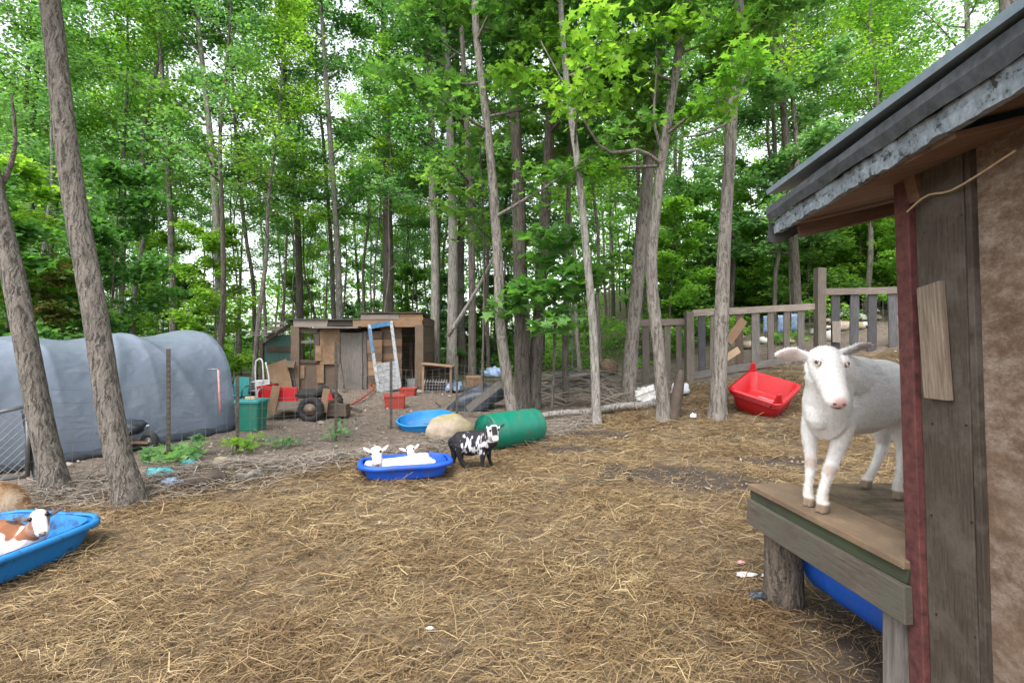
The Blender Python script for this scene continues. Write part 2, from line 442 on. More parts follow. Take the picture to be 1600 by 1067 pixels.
def groundmat():
    m, nt, b = nmat('ground')
    a = nt.nodes.new('ShaderNodeAttribute'); a.attribute_name = 'Col'
    sep = nt.nodes.new('ShaderNodeSeparateColor'); nt.links.new(a.outputs['Color'], sep.inputs[0])
    tc = nt.nodes.new('ShaderNodeTexCoord'); v = tc.outputs['Object']
    n = noise(nt, v, 9, 10, .75); n2 = noise(nt, v, 1.6, 5); n3 = noise(nt, v, 45, 4, .7)
    dirt = ramp(nt, n, [(.3, (.075, .055, .043)), (.52, (.15, .115, .09)), (.68, (.22, .18, .145)), (.8, (.34, .29, .25))])
    straw = ramp(nt, n3, [(.3, (.085, .06, .036)), (.55, (.19, .135, .075)), (.75, (.30, .22, .125))])
    soil = ramp(nt, n, [(.3, (.025, .017, .012)), (.55, (.055, .038, .027)), (.75, (.095, .068, .048))])
    straw = mix(nt, ramp(nt, n2, [(.42, (0, 0, 0)), (.66, (.75,) * 3)]), straw, soil)
    forest = ramp(nt, n, [(.3, (.03, .035, .015)), (.55, (.07, .075, .03)), (.75, (.14, .12, .07))])
    c = mix(nt, sep.outputs[0], dirt, straw)
    c = mix(nt, sep.outputs[1], c, soil)
    c = mix(nt, sep.outputs[2], c, forest)
    nt.links.new(c, b.inputs['Base Color']); b.inputs['Roughness'].default_value = 1
    bump(nt, b, n, .7, .03); return m
M['ground'] = groundmat()

# ------------------------------------------------------------------ ground
BX = [-9, -5, -3.4, -2.6, -1.8, -1, .5, 1.5, 4, 8, 12]; BY = [3.9, 4.5, 5.2, 5.75, 6.2, 7.2, 8.0, 9.4, 11.2, 11.8, 12]
PATCH = [(1.75, 5.75, 1.0, .55), (2.25, 5.35, .7, .38), (1.35, 8.1, .8, .36), (.85, 7.15, .5, .22), (2.05, 2.35, .85, .85), (3.4, 6.4, .6, .3)]
def wob(x, y): return .35 * np.sin(2.3 * x + 1.1 * y) * np.sin(1.9 * y - x) + .2 * np.sin(6.1 * x + 2 * y + 1) * np.sin(5 * y)
def straw_mask(x, y):
    yb = np.interp(x, BX, BY)
    return 1 - sstep(-.35, .45, y - yb + wob(x, y) * .8)
def soil_mask(x, y):
    s = np.zeros_like(np.asarray(x, float))
    for cx, cy, rx, ry in PATCH:
        d = np.sqrt(((x - cx) / rx) ** 2 + ((y - cy) / ry) ** 2) + wob(x * 2.2, y * 2.2) * .6
        s = np.maximum(s, 1 - sstep(.55, 1.15, d))
    return s
def axis(lo, hi, fine_lo, fine_hi, step, grow):
    a = list(np.arange(fine_lo, fine_hi, step)); s = step; v = fine_hi
    while v < hi: a.append(v); s *= grow; v += s
    a.append(hi); s = step; v = fine_lo; pre = []
    while True:
        s *= grow; v -= s
        if v < lo: break
        pre.append(v)
    return np.array([lo] + pre[::-1] + a)
gx = axis(-220, 220, -7, 9, .09, 1.12); gy = axis(-40, 320, 1.2, 13, .085, 1.1)
GX, GY = np.meshgrid(gx, gy); gz = terrain(GX, GY)
gz = gz + np.where((GY < 14) & (np.abs(GX) < 10), .012 * np.sin(11 * GX + 3 * GY) * np.sin(9 * GY - 4 * GX) + .01 * rng.standard_normal(GX.shape) * .5, 0)
me = bpy.data.meshes.new('ground'); nx, ny = len(gx), len(gy)
V = np.stack([GX, GY, gz], -1).reshape(-1, 3)
ii = np.arange(nx * ny).reshape(ny, nx)
F = np.stack([ii[:-1, :-1], ii[:-1, 1:], ii[1:, 1:], ii[1:, :-1]], -1).reshape(-1, 4)
me.from_pydata(V.tolist(), [], F.tolist()); me.update()
ca = me.color_attributes.new('Col', 'FLOAT_COLOR', 'POINT')
far = sstep(13.5, 19, GY) * (1 - .0 * GX)
far = np.maximum(far, sstep(-8.5, -10.5, GX))
cols = np.stack([straw_mask(GX, GY), soil_mask(GX, GY), far, np.ones_like(GX)], -1)
ca.data.foreach_set('color', cols.astype(np.float32).ravel())
me.polygons.foreach_set('use_smooth', [True] * len(me.polygons)); me.materials.append(M['ground'])
tag(link(bpy.data.objects.new('ground', me)), kind='structure')

# straw strands, one uncountable mass
def strands(n, seed, pts, length, width, lift, bend=.34):
    r = np.random.default_rng(seed)
    n = len(pts)
    az = np.where(r.random(n) < .55, r.normal(.35, .7, n), r.random(n) * 2 * np.pi)
    el = np.abs(r.normal(0, .10, n)) * np.where(r.random(n) < .5, 1, -1); el = np.where(r.random(n) < .03, r.uniform(.3, .9, n), el)
    L = length * r.lognormal(0, .45, n); Wd = width * r.uniform(.6, 1.5, n)
    d = np.stack([np.cos(az) * np.cos(el), np.sin(az) * np.cos(el), np.sin(el)], -1)
    side = np.stack([-np.sin(az), np.cos(az), r.normal(0, .5, n)], -1); side /= np.linalg.norm(side, axis=1)[:, None]
    c = pts.copy(); c[:, 2] += r.random(n) ** 2 * lift + .004 + np.abs(np.sin(el)) * L * .3
    bn = side * (r.normal(0, bend, n) * L)[:, None] + np.array([0, 0, 1])[None] * (np.abs(r.normal(0, .06, n)) * L)[:, None]
    a = c - d * (L / 2)[:, None]; e = c + d * (L / 2)[:, None]; mid = c + bn * .5
    s = side * (Wd / 2)[:, None]
    V = np.stack([a - s, a + s, mid - s, mid + s, e - s * .6, e + s * .6], 1).reshape(-1, 3)
    return V
def scatter(n, a, y0, y1, seed, spread=1.06):
    r = np.random.default_rng(seed); e = 2 - a
    u = r.random(n); y = (y0 ** e + u * (y1 ** e - y0 ** e)) ** (1 / e)
    x = (r.random(n) * 2 - 1) * (y * spread + .7)
    return x, y, r
x, y, r_ = scatter(490000, 1.55, 1.5, 12, 3)
keep = (r_.random(len(x)) < straw_mask(x, y) * (1 - .9 * soil_mask(x, y)) * (.30 + .70 * sstep(-.2, .25, wob(x * 1.3 + 2, y * 1.3) + .5 * wob(x * 3.1, y * 3.1 + 1)))) & ~((x > 1.62) & (y < 1.98))
x, y = x[keep], y[keep]
pts = np.stack([x, y, terrain(x, y)], -1)
wd = (.00175 + .0004 * y) * (.7 + .6 * rng.random(len(y)))
V = strands(len(pts), 5, pts, .075 + .006 * y, wd, .03)
o = bpy.data.objects.new('straw', npmesh('straw', V, 6, [(0, 1, 3, 2), (2, 3, 5, 4)], M['straw'])); link(o)
tag(o, 'loose tan straw and hay strewn over the goat yard', 'straw', kind='stuff')
x, y, r_ = scatter(900, 1.4, 1.6, 10, 13)
keep = r_.random(len(x)) < straw_mask(x, y) * (1 - .7 * soil_mask(x, y)) * np.where((x > 1.62) & (y < 1.98), 0, 1); x, y = x[keep], y[keep]
pts = np.stack([x, y, terrain(x, y) + .02], -1)
o = bpy.data.objects.new('hay_stalks', npmesh('hay_stalks', strands(len(pts), 6, pts, .22, .0032 + .0004 * y, .03, .18), 6, [(0, 1, 3, 2), (2, 3, 5, 4)], M['straw'])); link(o)
tag(o, 'long pale hay stalks lying across the straw', 'hay', kind='stuff')

# chips, dead leaves and litter over the bare earth
x, y, r_ = scatter(46000, .9, 3.5, 16, 21, 1.05)
keep = (r_.random(len(x)) > straw_mask(x, y)) | (r_.random(len(x)) < .05 + .5 * soil_mask(x, y)); x, y = x[keep], y[keep]; n = len(x)
az = r_.random(n) * 6.283; L = r_.lognormal(math.log(.022), .55, n); Wd = L * r_.uniform(.25, .9, n)
d = np.stack([np.cos(az), np.sin(az), r_.normal(0, .25, n)], -1); s = np.stack([-np.sin(az), np.cos(az), r_.normal(0, .35, n)], -1)
c = np.stack([x, y, terrain(x, y) + .012 + L * .25], -1)
V = np.stack([c - d * L[:, None] / 2, c + s * Wd[:, None] / 2, c + d * L[:, None] / 2, c - s * Wd[:, None] / 2], 1).reshape(-1, 3)
o = bpy.data.objects.new('wood_chips', npmesh('wood_chips', V, 4, [(0, 1, 2), (0, 2, 3)], M['debris'])); link(o)
tag(o, 'wood chips, dead leaves and bits of litter on the bare earth', 'wood chips', kind='stuff')

# matted straw fringe and twigs where the straw meets the earth
n = 15000; t = rng.random(n); x = -5.2 + 6.6 * t; y = np.interp(x, BX, BY) + rng.normal(.15, .35, n)
pts = np.stack([x, y, terrain(x, y) + rng.random(n) ** 2 * .07], -1)
o = bpy.data.objects.new('brush_fringe', npmesh('brush_fringe', strands(n, 8, pts, .16, .0055, .05), 6, [(0, 1, 3, 2), (2, 3, 5, 4)], M['twig'])); link(o)
tag(o, 'matted dry grass and twigs along the edge of the straw', 'dry grass', kind='stuff')

# ------------------------------------------------------------------ trees
QUAD = (np.array([(0, 0, 0), (.36, .45, .10), (0, 1, -.06), (-.36, .45, .10)]), [(0, 1, 2), (0, 2, 3)])
_ml = [(0, 0), (.48, .06), (.27, .34), (.55, .56), (.17, .60), (0, 1.0), (-.17, .60), (-.55, .56), (-.27, .34), (-.48, .06)]
MAPLE = (np.array([(x_, y_, .12 * abs(x_) - .10 * y_ * y_) for x_, y_ in _ml]), [(0, 1, 2), (0, 2, 3, 4), (0, 4, 5), (0, 5, 6), (0, 6, 7, 8), (0, 8, 9)])
def leaves(clumps, per, size, mat, name, seed, shape=QUAD, flat=.4, tilt=.55, droop=0.0):
    """clumps: rows of x,y,z,radius; leaves spread through each clump"""
    r = np.random.default_rng(seed); cl = np.asarray(clumps, float)
    n = len(cl) * per
    c = np.repeat(cl[:, :3], per, 0); R = np.repeat(cl[:, 3], per)
    off = r.normal(0, 1, (n, 3)); off *= (r.random(n) ** .5 / np.linalg.norm(off, axis=1))[:, None]
    off[:, 2] *= flat
    c = c + off * R[:, None]
    c[:, 2] -= (off[:, 0] ** 2 + off[:, 1] ** 2) * R * .25
    az = r.random(n) * 2 * np.pi; s = size * r.uniform(.65, 1.3, n)
    nz = np.stack([r.normal(0, tilt, n), r.normal(0, tilt, n), np.ones(n)], -1); nz /= np.linalg.norm(nz, axis=1)[:, None]
    d = np.stack([np.cos(az), np.sin(az), np.full(n, -droop)], -1)
    d = d - nz * (d * nz).sum(1)[:, None]; d /= np.linalg.norm(d, axis=1)[:, None]
    b = np.cross(d, nz)
    T = shape[0]
    V = c[:, None, :] + s[:, None, None] * (T[None, :, 0:1] * b[:, None] + (T[None, :, 1:2] - .3) * d[:, None] + T[None, :, 2:3] * nz[:, None])
    return npmesh(name, V.reshape(-1, 3), len(T), shape[1], mat)

def smooth_path(pts, n):
    pts = [Vector(p) for p in pts]; out = []
    seg = len(pts) - 1
    for i in range(n):
        t = i / (n - 1) * seg; k = min(int(t), seg - 1); u = t - k
        p0, p1, p2, p3 = pts[max(k - 1, 0)], pts[k], pts[k + 1], pts[min(k + 2, seg)]
        out.append(.5 * ((2 * p1) + (p2 - p0) * u + (2 * p0 - 5 * p1 + 4 * p2 - p3) * u * u + (3 * p1 - p0 - 3 * p2 + p3) * u ** 3))
    return out

def branches(path, rads, rnd, t0, t1, nb, length, rise, mb, clumps, cr, sub=3, seg=5, low_flat=True):
    """limbs off a trunk path with side twigs; leaf clumps gather along their outer parts"""
    n = len(path); az = rnd.random() * 6.28
    for i in range(nb):
        t = t0 + (t1 - t0) * (i + rnd.random() * .8) / nb
        k = min(int(t * (n - 1)), n - 2); p = path[k].lerp(path[k + 1], t * (n - 1) - k); r = rads[k]
        az += 2.4 + rnd.uniform(-.5, .5)
        u = (t - t0) / max(t1 - t0, 1e-3)
        L = length * (1 - .55 * u) * rnd.uniform(.6, 1.15); up = rise * (.35 + 1.0 * u)
        d = Vector((math.cos(az), math.sin(az), up)).normalized()
        pts = [p]; q = p.copy(); st = 5
        for s in range(st):
            d = (d + Vector((rnd.uniform(-.2, .2), rnd.uniform(-.2, .2), rnd.uniform(-.08, .16)))).normalized()
            q = q + d * (L / st); pts.append(q.copy())
        rb = min(r * .45, .012 + L * .011)
        mb.tube(pts, [rb * (1 - .85 * s / st) for s in range(st + 1)], seg, caps=False)
        for s in range(2, st + 1):
            for _ in range(2 if s < st else 2):
                e = Vector((rnd.gauss(0, 1), rnd.gauss(0, 1), rnd.gauss(0, .25))).normalized()
                tw = pts[s] + e * rnd.uniform(.15, .5) * L * .45
                if sub: mb.tube([pts[s], (pts[s] + tw) / 2 + Vector((0, 0, .04 * L)), tw], [rb * .35, rb * .25, rb * .1], 3, caps=False)
                clumps.append((*tw, cr * rnd.uniform(.6, 1.3)))
            clumps.append((*pts[s], cr * rnd.uniform(.5, 1.1)))

def forest_variant(i, H, r0, t0, nb, length, mat, per, size, cr, lean=.4):
    rnd = random.Random(100 + i)
    pts = [Vector((0, 0, -.3))]
    bx, by = rnd.uniform(-lean, lean), rnd.uniform(-lean, lean)
    for k in range(1, 7):
        t = k / 6
        pts.append(Vector((bx * t + rnd.uniform(-.13, .13), by * t + rnd.uniform(-.13, .13), H * t)))
    path = smooth_path(pts, 22); rads = [r0 * (1.25 if k == 0 else 1) * (1 - .8 * k / 21) for k in range(22)]
    tr = MB(); tr.tube(path, rads, 9)
    cl = []; branches(path, rads, rnd, t0, .99, nb, length, .75, tr, cl, cr, sub=1, seg=4)
    for _ in range(3):                      # a few bare twigs lower down
        k = rnd.randrange(4, 11); a = rnd.random() * 6.28; L = rnd.uniform(.5, 1.4)
        tr.tube([path[k], path[k] + Vector((math.cos(a) * L * .6, math.sin(a) * L * .6, .2)), path[k] + Vector((math.cos(a) * L, math.sin(a) * L, .5))], [.02, .013, .004], 4, caps=False)
    return tr, leaves(cl, per, size, mat, 'crown', 300 + i)

def make_tree(name, label, cat, trunk_mb, bark_m, leaf_me, loc=(0, 0, 0), group=None):
    t = thing(name, label, cat, loc, group)
    tm = trunk_mb.mesh('trunk', bark_m, True)
    for nm, me_ in (('trunk', tm), ('crown', leaf_me)):
        if me_ is None: continue
        o = bpy.data.objects.new(nm, me_); C.objects.link(o); o.parent = t
    return t

# trees standing in or right beside the yard, each on its own traced line
def yard_tree(label, base, line, w, bark_m, leaf=None, d=None, ndetail=48, seg=20, furrow=.06, top=9.5, nb=0, t0=.5, length=2.4, per=34, size=.13, cr=.45, shape=MAPLE, seed=1, group=None, name='tree', flare=1.35, limbs=()):
    g = G(*base) if d is None else P(base[0], base[1], d)
    if d is not None: g.z = tz(g.x, g.y)
    Y = g.y; pts = [Vector((0, 0, -.25)), Vector((0, 0, .12))]
    for px, py in line:
        q = P(px, py, Y) - g; pts.append(Vector((q.x, 0, q.z)))
    rnd = random.Random(seed)
    dv = (pts[-1] - pts[-2]).normalized(); zl = pts[-1].z
    while zl < top:
        dv = (dv + Vector((rnd.uniform(-.08, .08), rnd.uniform(-.12, .12), .12))).normalized()
        pts.append(pts[-1] + dv * 1.2); zl = pts[-1].z
    path = smooth_path(pts, ndetail); Ht = path[-1].z
    r0 = w / 2 / 800 * Y * .75
    rads = []
    for p in path:
        h = max(p.z, 0); rads.append(r0 * (1 - .62 * h / Ht) * (1 + (flare - 1) * math.exp(-h / .16)))
    off = seed * 7.7
    def disp(i, k, a, p):
        v = Vector((math.cos(a) * 2.0, math.sin(a) * 2.0, p.z * .9 + off))
        v2 = Vector((math.cos(a) * 9, math.sin(a) * 9, p.z * 4.5 + off))
        root = math.exp(-max(p.z, 0) / .12) * .12 * math.sin(a * 4 + off)
        return 1 + furrow * mnoise.noise(v) * 2 + furrow * 1.2 * abs(mnoise.noise(v2)) + root
    tr = MB(); tr.tube(path, rads, seg, disp=disp)
    for lp, lr in limbs:
        q = [P(px, py, yy) - g for px, py, yy in lp]
        tr.tube(smooth_path(q, 12), [lr * (1 - .75 * k / 11) for k in range(12)], 7)
    cl = []
    if nb: branches(path, rads, rnd, t0, .99, nb, length, .5, tr, cl, cr)
    lm = leaves(cl, per, size, leaf, 'crown', seed + 50, shape) if cl else None
    return make_tree(name, label, 'tree', tr, bark_m, lm, g, group)

LB, LC, LK, LD = M['leaf_bright'], M['leaf_canopy'], M['leaf_cool'], M['leaf_dark']
yard_tree('leaning grey-barked tree at the far left beside the chain-link gate', (84, 772), [(60, 640), (25, 450), (-10, 300), (-45, 120)], 45, M['bark_near'], ndetail=200, seg=64, furrow=.038, top=8, nb=9, t0=.62, leaf=LC, per=24, seed=1,
          limbs=[([(-12, 300, 5.0), (10, 275, 5.0), (24, 220, 4.95), (18, 150, 4.9)], .035)])
yard_tree('thick furrowed tree with a knot near its base, second from the left', (199, 787), [(180, 690), (150, 500), (110, 270), (85, 60), (72, -80)], 49, M['bark_near'], ndetail=200, seg=64, furrow=.038, top=9, nb=9, t0=.58, leaf=LC, per=24, seed=2)
yard_tree('slim pale tree right behind the green barrel', (801, 640), [(783, 520), (778, 400), (765, 230), (745, 60), (740, -60)], 24, M['bark_mid'], d=9.6, nb=16, t0=.42, leaf=LC, seed=3, top=10.5, per=30, length=2.6)
yard_tree('left stem of the dark trunk pair in the middle of the yard', (817, 625), [(815, 540), (812, 420), (808, 250), (800, 90)], 31, M['bark_dark'], d=10.6, nb=18, t0=.45, leaf=LC, seed=4, top=11, per=30)
yard_tree('right stem of the dark trunk pair in the middle of the yard', (834, 625), [(840, 520), (848, 400), (856, 250), (866, 80)], 28, M['bark_dark'], d=10.75, nb=18, t0=.42, leaf=LD, seed=5, top=11.5, per=30)
yard_tree('thin whitish tree with a crooked stem in front of the brush pile', (932, 655), [(927, 520), (917, 400), (903, 260), (888, 150)], 19, M['bark_pale'], d=8.9, nb=12, t0=.45, leaf=LB, seed=6, top=9.5, per=30, length=2.2)
yard_tree('grey tree leaning right at the left end of the slat fence', (982, 622), [(988, 520), (1000, 400), (1016, 240), (1030, 100), (1048, -20)], 30, M['bark_mid'], d=10.3, nb=18, t0=.45, leaf=LC, seed=7, top=11, per=30)
yard_tree('pale bent tree with a dead snag against its foot', (1037, 652), [(1028, 540), (1018, 420), (1028, 300), (1045, 180), (1075, -10)], 26, M['bark_mid'], d=8.9, nb=17, t0=.48, leaf=LB, seed=8, top=10, per=32, length=2.6,
          limbs=[([(1037, 260, 8.9), (1000, 235, 8.6), (945, 235, 8.3), (900, 165, 8.1), (845, 65, 8.0)], .035), ([(1040, 250, 8.9), (1022, 190, 8.7), (1026, 100, 8.6), (1018, 10, 8.5)], .03)])
yard_tree('straight grey tree beside the red basins', (1121, 650), [(1126, 540), (1131, 400), (1140, 240), (1150, 80), (1156, -30)], 31, M['bark_mid'], d=8.8, nb=17, t0=.5, leaf=LC, seed=9, top=10.5, per=44, length=2.6,
          limbs=[([(1140, 190, 8.8), (1100, 210, 8.7), (1060, 215, 8.5)], .03), ([(1150, 140, 8.8), (1190, 95, 8.6), (1240, 60, 8.5)], .025)])
yard_tree('thin brown pole tree beside the brush pile', (884, 625), [(883, 560), (884, 480), (886, 380), (892, 200)], 13, M['bark_dark'], d=10.9, nb=10, t0=.4, leaf=LC, seed=10, top=9, per=40)
yard_tree('dark tree rising behind the slat fence left of its tall post', (1247, 480), [(1240, 380), (1228, 220), (1216, 60), (1208, -40)], 19, M['bark_dark'], d=15.5, nb=18, t0=.3, leaf=LK, seed=11, top=11.5, per=60, length=3.6, cr=.6, size=.14)
yard_tree('thin crooked stem behind the slat fence', (1210, 480), [(1212, 430), (1217, 395), (1208, 340), (1212, 260), (1206, 160)], 9, M['bark_dark'], d=15.8, nb=7, t0=.45, leaf=LK, seed=12, top=8, per=36, length=1.8, size=.13)
yard_tree('dark trunk showing above the goat house roof', (1592, 500), [(1590, 300), (1583, 60), (1578, -60)], 56, M['bark_near'], d=4.6, ndetail=60, seg=32, nb=8, t0=.6, leaf=LC, seed=13, top=9, per=20)

# mid-distance trees that can be picked out
mid = [('pale smooth tree directly behind the middle of the plank shack', (532, 520), [(528, 400), (518, 250), (505, 60)], 15, 'bark_pale', 17.5),
       ('left trunk of the pale pair right of the shack', (680, 545), [(680, 420), (676, 300), (672, 120)], 21, 'bark_pale', 16.5),
       ('right trunk of the pale pair right of the shack', (705, 545), [(708, 420), (706, 300), (700, 120)], 23, 'bark_pale', 16.2),
       ('thick dark tree behind the shack doorway', (607, 520), [(606, 380), (604, 230), (600, 60)], 25, 'bark_dark', 18.5),
       ('dark tree behind the left end of the shack', (470, 520), [(466, 380), (455, 240), (440, 60)], 16, 'bark_dark', 19.0),
       ('pale straight tree behind the right end of the tarp tunnel', (345, 520), [(340, 380), (330, 230), (312, 60)], 17, 'bark_pale', 15.5),
       ('dark twin-height tree behind the middle of the tarp tunnel', (271, 520), [(268, 400), (262, 260), (250, 60)], 14, 'bark_mid', 16.2),
       ('crooked dark stem behind the green bin', (398, 520), [(396, 450), (384, 370), (372, 260), (362, 100)], 9, 'bark_dark', 16.8),
       ('dark tree just left of the trunk pair, beyond the box', (738, 540), [(737, 400), (732, 250), (722, 60)], 17, 'bark_dark', 15.2)]
for i, (lab, b, ln, w_, bk, d) in enumerate(mid):
    yard_tree(lab, b, ln, w_, M[bk], d=d, ndetail=30, seg=12, top=14, nb=24, t0=.34, leaf=[LC, LK, LC][i % 3], per=30, length=3.0, cr=.6, size=.13, shape=QUAD, seed=30 + i)
# leaning dead pole
a, b = P(700, 525, 13.5), P(775, 395, 13.2); m = MB(); m.tube(smooth_path([a, (a + b) / 2 + Vector((.03, 0, -.05)), b], 8), [.06, .058, .055, .05, .045, .04, .035, .03], 8)
tag(m.build('dead_pole', M['bark_pale'], smooth=True), 'bare dead pole leaning against the dark trunk pair', 'log')

# the wood behind
FV = [forest_variant(0, 15, .12, .40, 20, 2.6, LK, 30, .115, .8), forest_variant(1, 14, .085, .38, 18, 2.1, LK, 30, .11, .72),
      forest_variant(2, 16, .15, .46, 22, 2.9, LC, 32, .12, .9), forest_variant(3, 13, .065, .36, 16, 1.8, LK, 26, .11, .66),
      forest_variant(4, 15, .095, .43, 20, 2.5, LB, 30, .115, .8), forest_variant(5, 11, .05, .36, 14, 1.5, LC, 24, .11, .62),
      forest_variant(6, 12, .042, .55, 9, 1.2, LK, 22, .11, .55), forest_variant(7, 10, .034, .5, 8, 1.0, LB, 22, .11, .5)]
BK = ['bark_mid', 'bark_dark', 'bark_dark', 'bark_pale', 'bark_mid', 'bark_dark', 'bark_dark', 'bark_mid']
protos = {}
LAND = [(0, 60, 'left of the leaning far-left tree'), (60, 150, 'between the two big left trees'), (150, 262, 'above the middle of the grey tarp tunnel'),
        (262, 372, 'above the right end of the grey tarp tunnel'), (372, 455, 'above the green bin and the slatted lean-to'), (455, 560, 'behind the left half of the plank shack'),
        (560, 665, 'behind the shack door and doorway'), (665, 760, 'behind the cardboard box'), (760, 870, 'behind the dark trunk pair'), (870, 990, 'behind the brush pile'),
        (990, 1120, 'behind the low left fence section'), (1120, 1285, 'behind the middle fence section'), (1285, 2000, 'behind the tall right fence section')]
def where(x, y):
    px = max(0, 800 + 800 * x / y)
    return next((d for a_, b_, d in LAND if a_ <= px < b_), LAND[-1][2])
def zone(x, y):
    px = 800 + 800 * x / y
    return 'l' if px < 380 else 'c' if px < 690 else 'm' if px < 985 else 'r'
spots = []; rr = random.Random(5)
hero_xy = [(o.location.x, o.location.y) for o in C.objects if o.get('category') == 'tree']
tries = 0
while len(spots) < 185 and tries < 9000:
    tries += 1
    y = rr.uniform(13.2, 46); x = rr.uniform(-1.02, 1.02) * y
    z_ = zone(x, y)
    if y < 16.5 and -7 < x < 7: continue
    if z_ == 'r' and (rr.random() < .72 or y < 18): continue
    if z_ == 'l' and rr.random() < .18: continue
    if any((x - a) ** 2 + (y - b) ** 2 < (.35 + y * .022) ** 2 for a, b in spots + hero_xy): continue
    spots.append((x, y))
    if rr.random() < .3 and len(spots) < 184:
        spots.append((x + rr.uniform(-.5, .5), y + rr.uniform(-.3, .3)))
spots += [(8.6, 15.6), (11.6, 16.8), (9.9, 19.2), (13.8, 19.5), (7.6, 18.0), (15.0, 17.0), (12.3, 22.5), (10.5, 25), (16, 21), (17.5, 24), (6.6, 22)]
for x, y in spots:
    v = rr.choice([0, 1, 2, 3, 4, 5, 6, 6, 7, 7]); z_ = zone(x, y)
    if z_ == 'r' and y < 26: v = rr.choice([1, 3, 4, 4, 0])
    if v not in protos:
        protos[v] = make_tree('forest_tree', 'x', 'tree', FV[v][0], M[BK[v]], FV[v][1]); o = protos[v]
    else: o = copy_tree(protos[v])
    o['label'] = ('thick ' if v == 2 else 'pole-thin ' if v > 5 else 'slender ') + {'bark_mid': 'grey', 'bark_dark': 'dark', 'bark_pale': 'pale'}[BK[v]] + (' forest tree ' if y < 27 else ' far forest tree ') + where(x, y)
    o['group'] = 'forest trees ' + where(x, y)
    s = rr.uniform(.8, 1.2)
    o.location = (x, y, tz(x, y)); o.rotation_euler = (rr.uniform(-.05, .05), rr.uniform(-.06, .06), rr.random() * 6.28); o.scale = (s, s, s * rr.uniform(.9, 1.1))

# saplings and understory
def sapling_variant(i, H, mat, nb, length, per, size, cr):
    rnd = random.Random(500 + i); path = smooth_path([(0, 0, -.1), (rnd.uniform(-.1, .1), rnd.uniform(-.1, .1), H * .4), (rnd.uniform(-.3, .3), rnd.uniform(-.3, .3), H)], 12)
    rads = [.028 * (1 - .8 * k / 11) * (H / 3) for k in range(12)]
    tr = MB(); tr.tube(path, rads, 6); cl = []
    branches(path, rads, rnd, .14, 1, nb, length, .35, tr, cl, cr, sub=0, seg=3)
    return tr, leaves(cl, per, size, mat, 'foliage', 600 + i, flat=.3)
SV = [sapling_variant(0, 3.2, LK, 16, 1.3, 44, .11, .36), sapling_variant(1, 4.2, LC, 18, 1.5, 44, .12, .4), sapling_variant(2, 2.2, LB, 14, 1.1, 44, .10, .34),
      sapling_variant(3, 5.0, LB, 18, 1.7, 46, .12, .45), sapling_variant(4, 3.6, LD, 16, 1.4, 44, .12, .4), sapling_variant(5, 3.0, M['leaf_autumn'], 14, 1.1, 30, .11, .34)]
def make_sapling(v):
    t = thing('sapling', 'x', 'sapling', (0, 0, 0))
    for nm, me_ in (('stem', SV[v][0].mesh('stem', M['bark_dark'], True)), ('foliage', SV[v][1])):
        o = bpy.data.objects.new(nm, me_); C.objects.link(o); o.parent = t
    return t
sp = {}; sspots = []
tries = 0
while len(sspots) < 92 and tries < 9000:
    tries += 1
    y = rr.uniform(11.5, 40); x = rr.uniform(-1.05, 1.05) * y; z_ = zone(x, y)
    if z_ == 'r' and y < 15: continue
    if z_ in 'cm' and (y < 19 or rr.random() < .3): continue
    if z_ == 'l' and y < 12.5 and x > -6.8: continue
    if z_ == 'l' and ((x > -8.5 and y < 15) or rr.random() < .3): continue
    if any((x - a) ** 2 + (y - b) ** 2 < (.5 + y * .015) ** 2 for a, b in sspots): continue
    sspots.append((x, y))
sspots += [(rr.uniform(.42, .98) * y_, y_) for y_ in [rr.uniform(16, 27) for _ in range(34)]]
sspots += [(-9.2, 9.0), (-10.2, 10.4), (-8.8, 11.2), (-11.5, 9.5)]
for x, y in sspots:
    z_ = zone(x, y); v = rr.choice([1, 2, 3, 3, 2, 3] if z_ == 'r' else [0, 1, 2, 3, 2, 0, 3])
    if z_ == 'l' and y < 12.5 and x < -8: v = rr.choice([0, 1, 3])
    if v not in sp: sp[v] = make_sapling(v); o = sp[v]
    else: o = copy_tree(sp[v])
    o['label'] = ['bluish green', 'mid green', 'low bright green', 'tall bright green', 'dark green', 'reddish'][v] + (' sapling ' if y < 24 else ' far sapling ') + where(x, y)
    o['group'] = 'saplings ' + where(x, y)
    s = rr.uniform(.7, 1.25); o.location = (x, y, tz(x, y)); o.scale = (s, s, s * rr.uniform(.85, 1.15)); o.rotation_euler = (0, 0, rr.random() * 6.28)
for lab, (px, y, s) in {'reddish autumn sapling between the two left trees above the tarp tunnel': (95, 9.6, .95), 'small yellow-tinged sapling beyond the tall fence post': (1268, 19, .6)}.items():
    o = make_sapling(5); x = (px - 800) / 800 * y; o.location = (x, y, tz(x, y)); o.scale = (s, s, s); o['label'] = lab

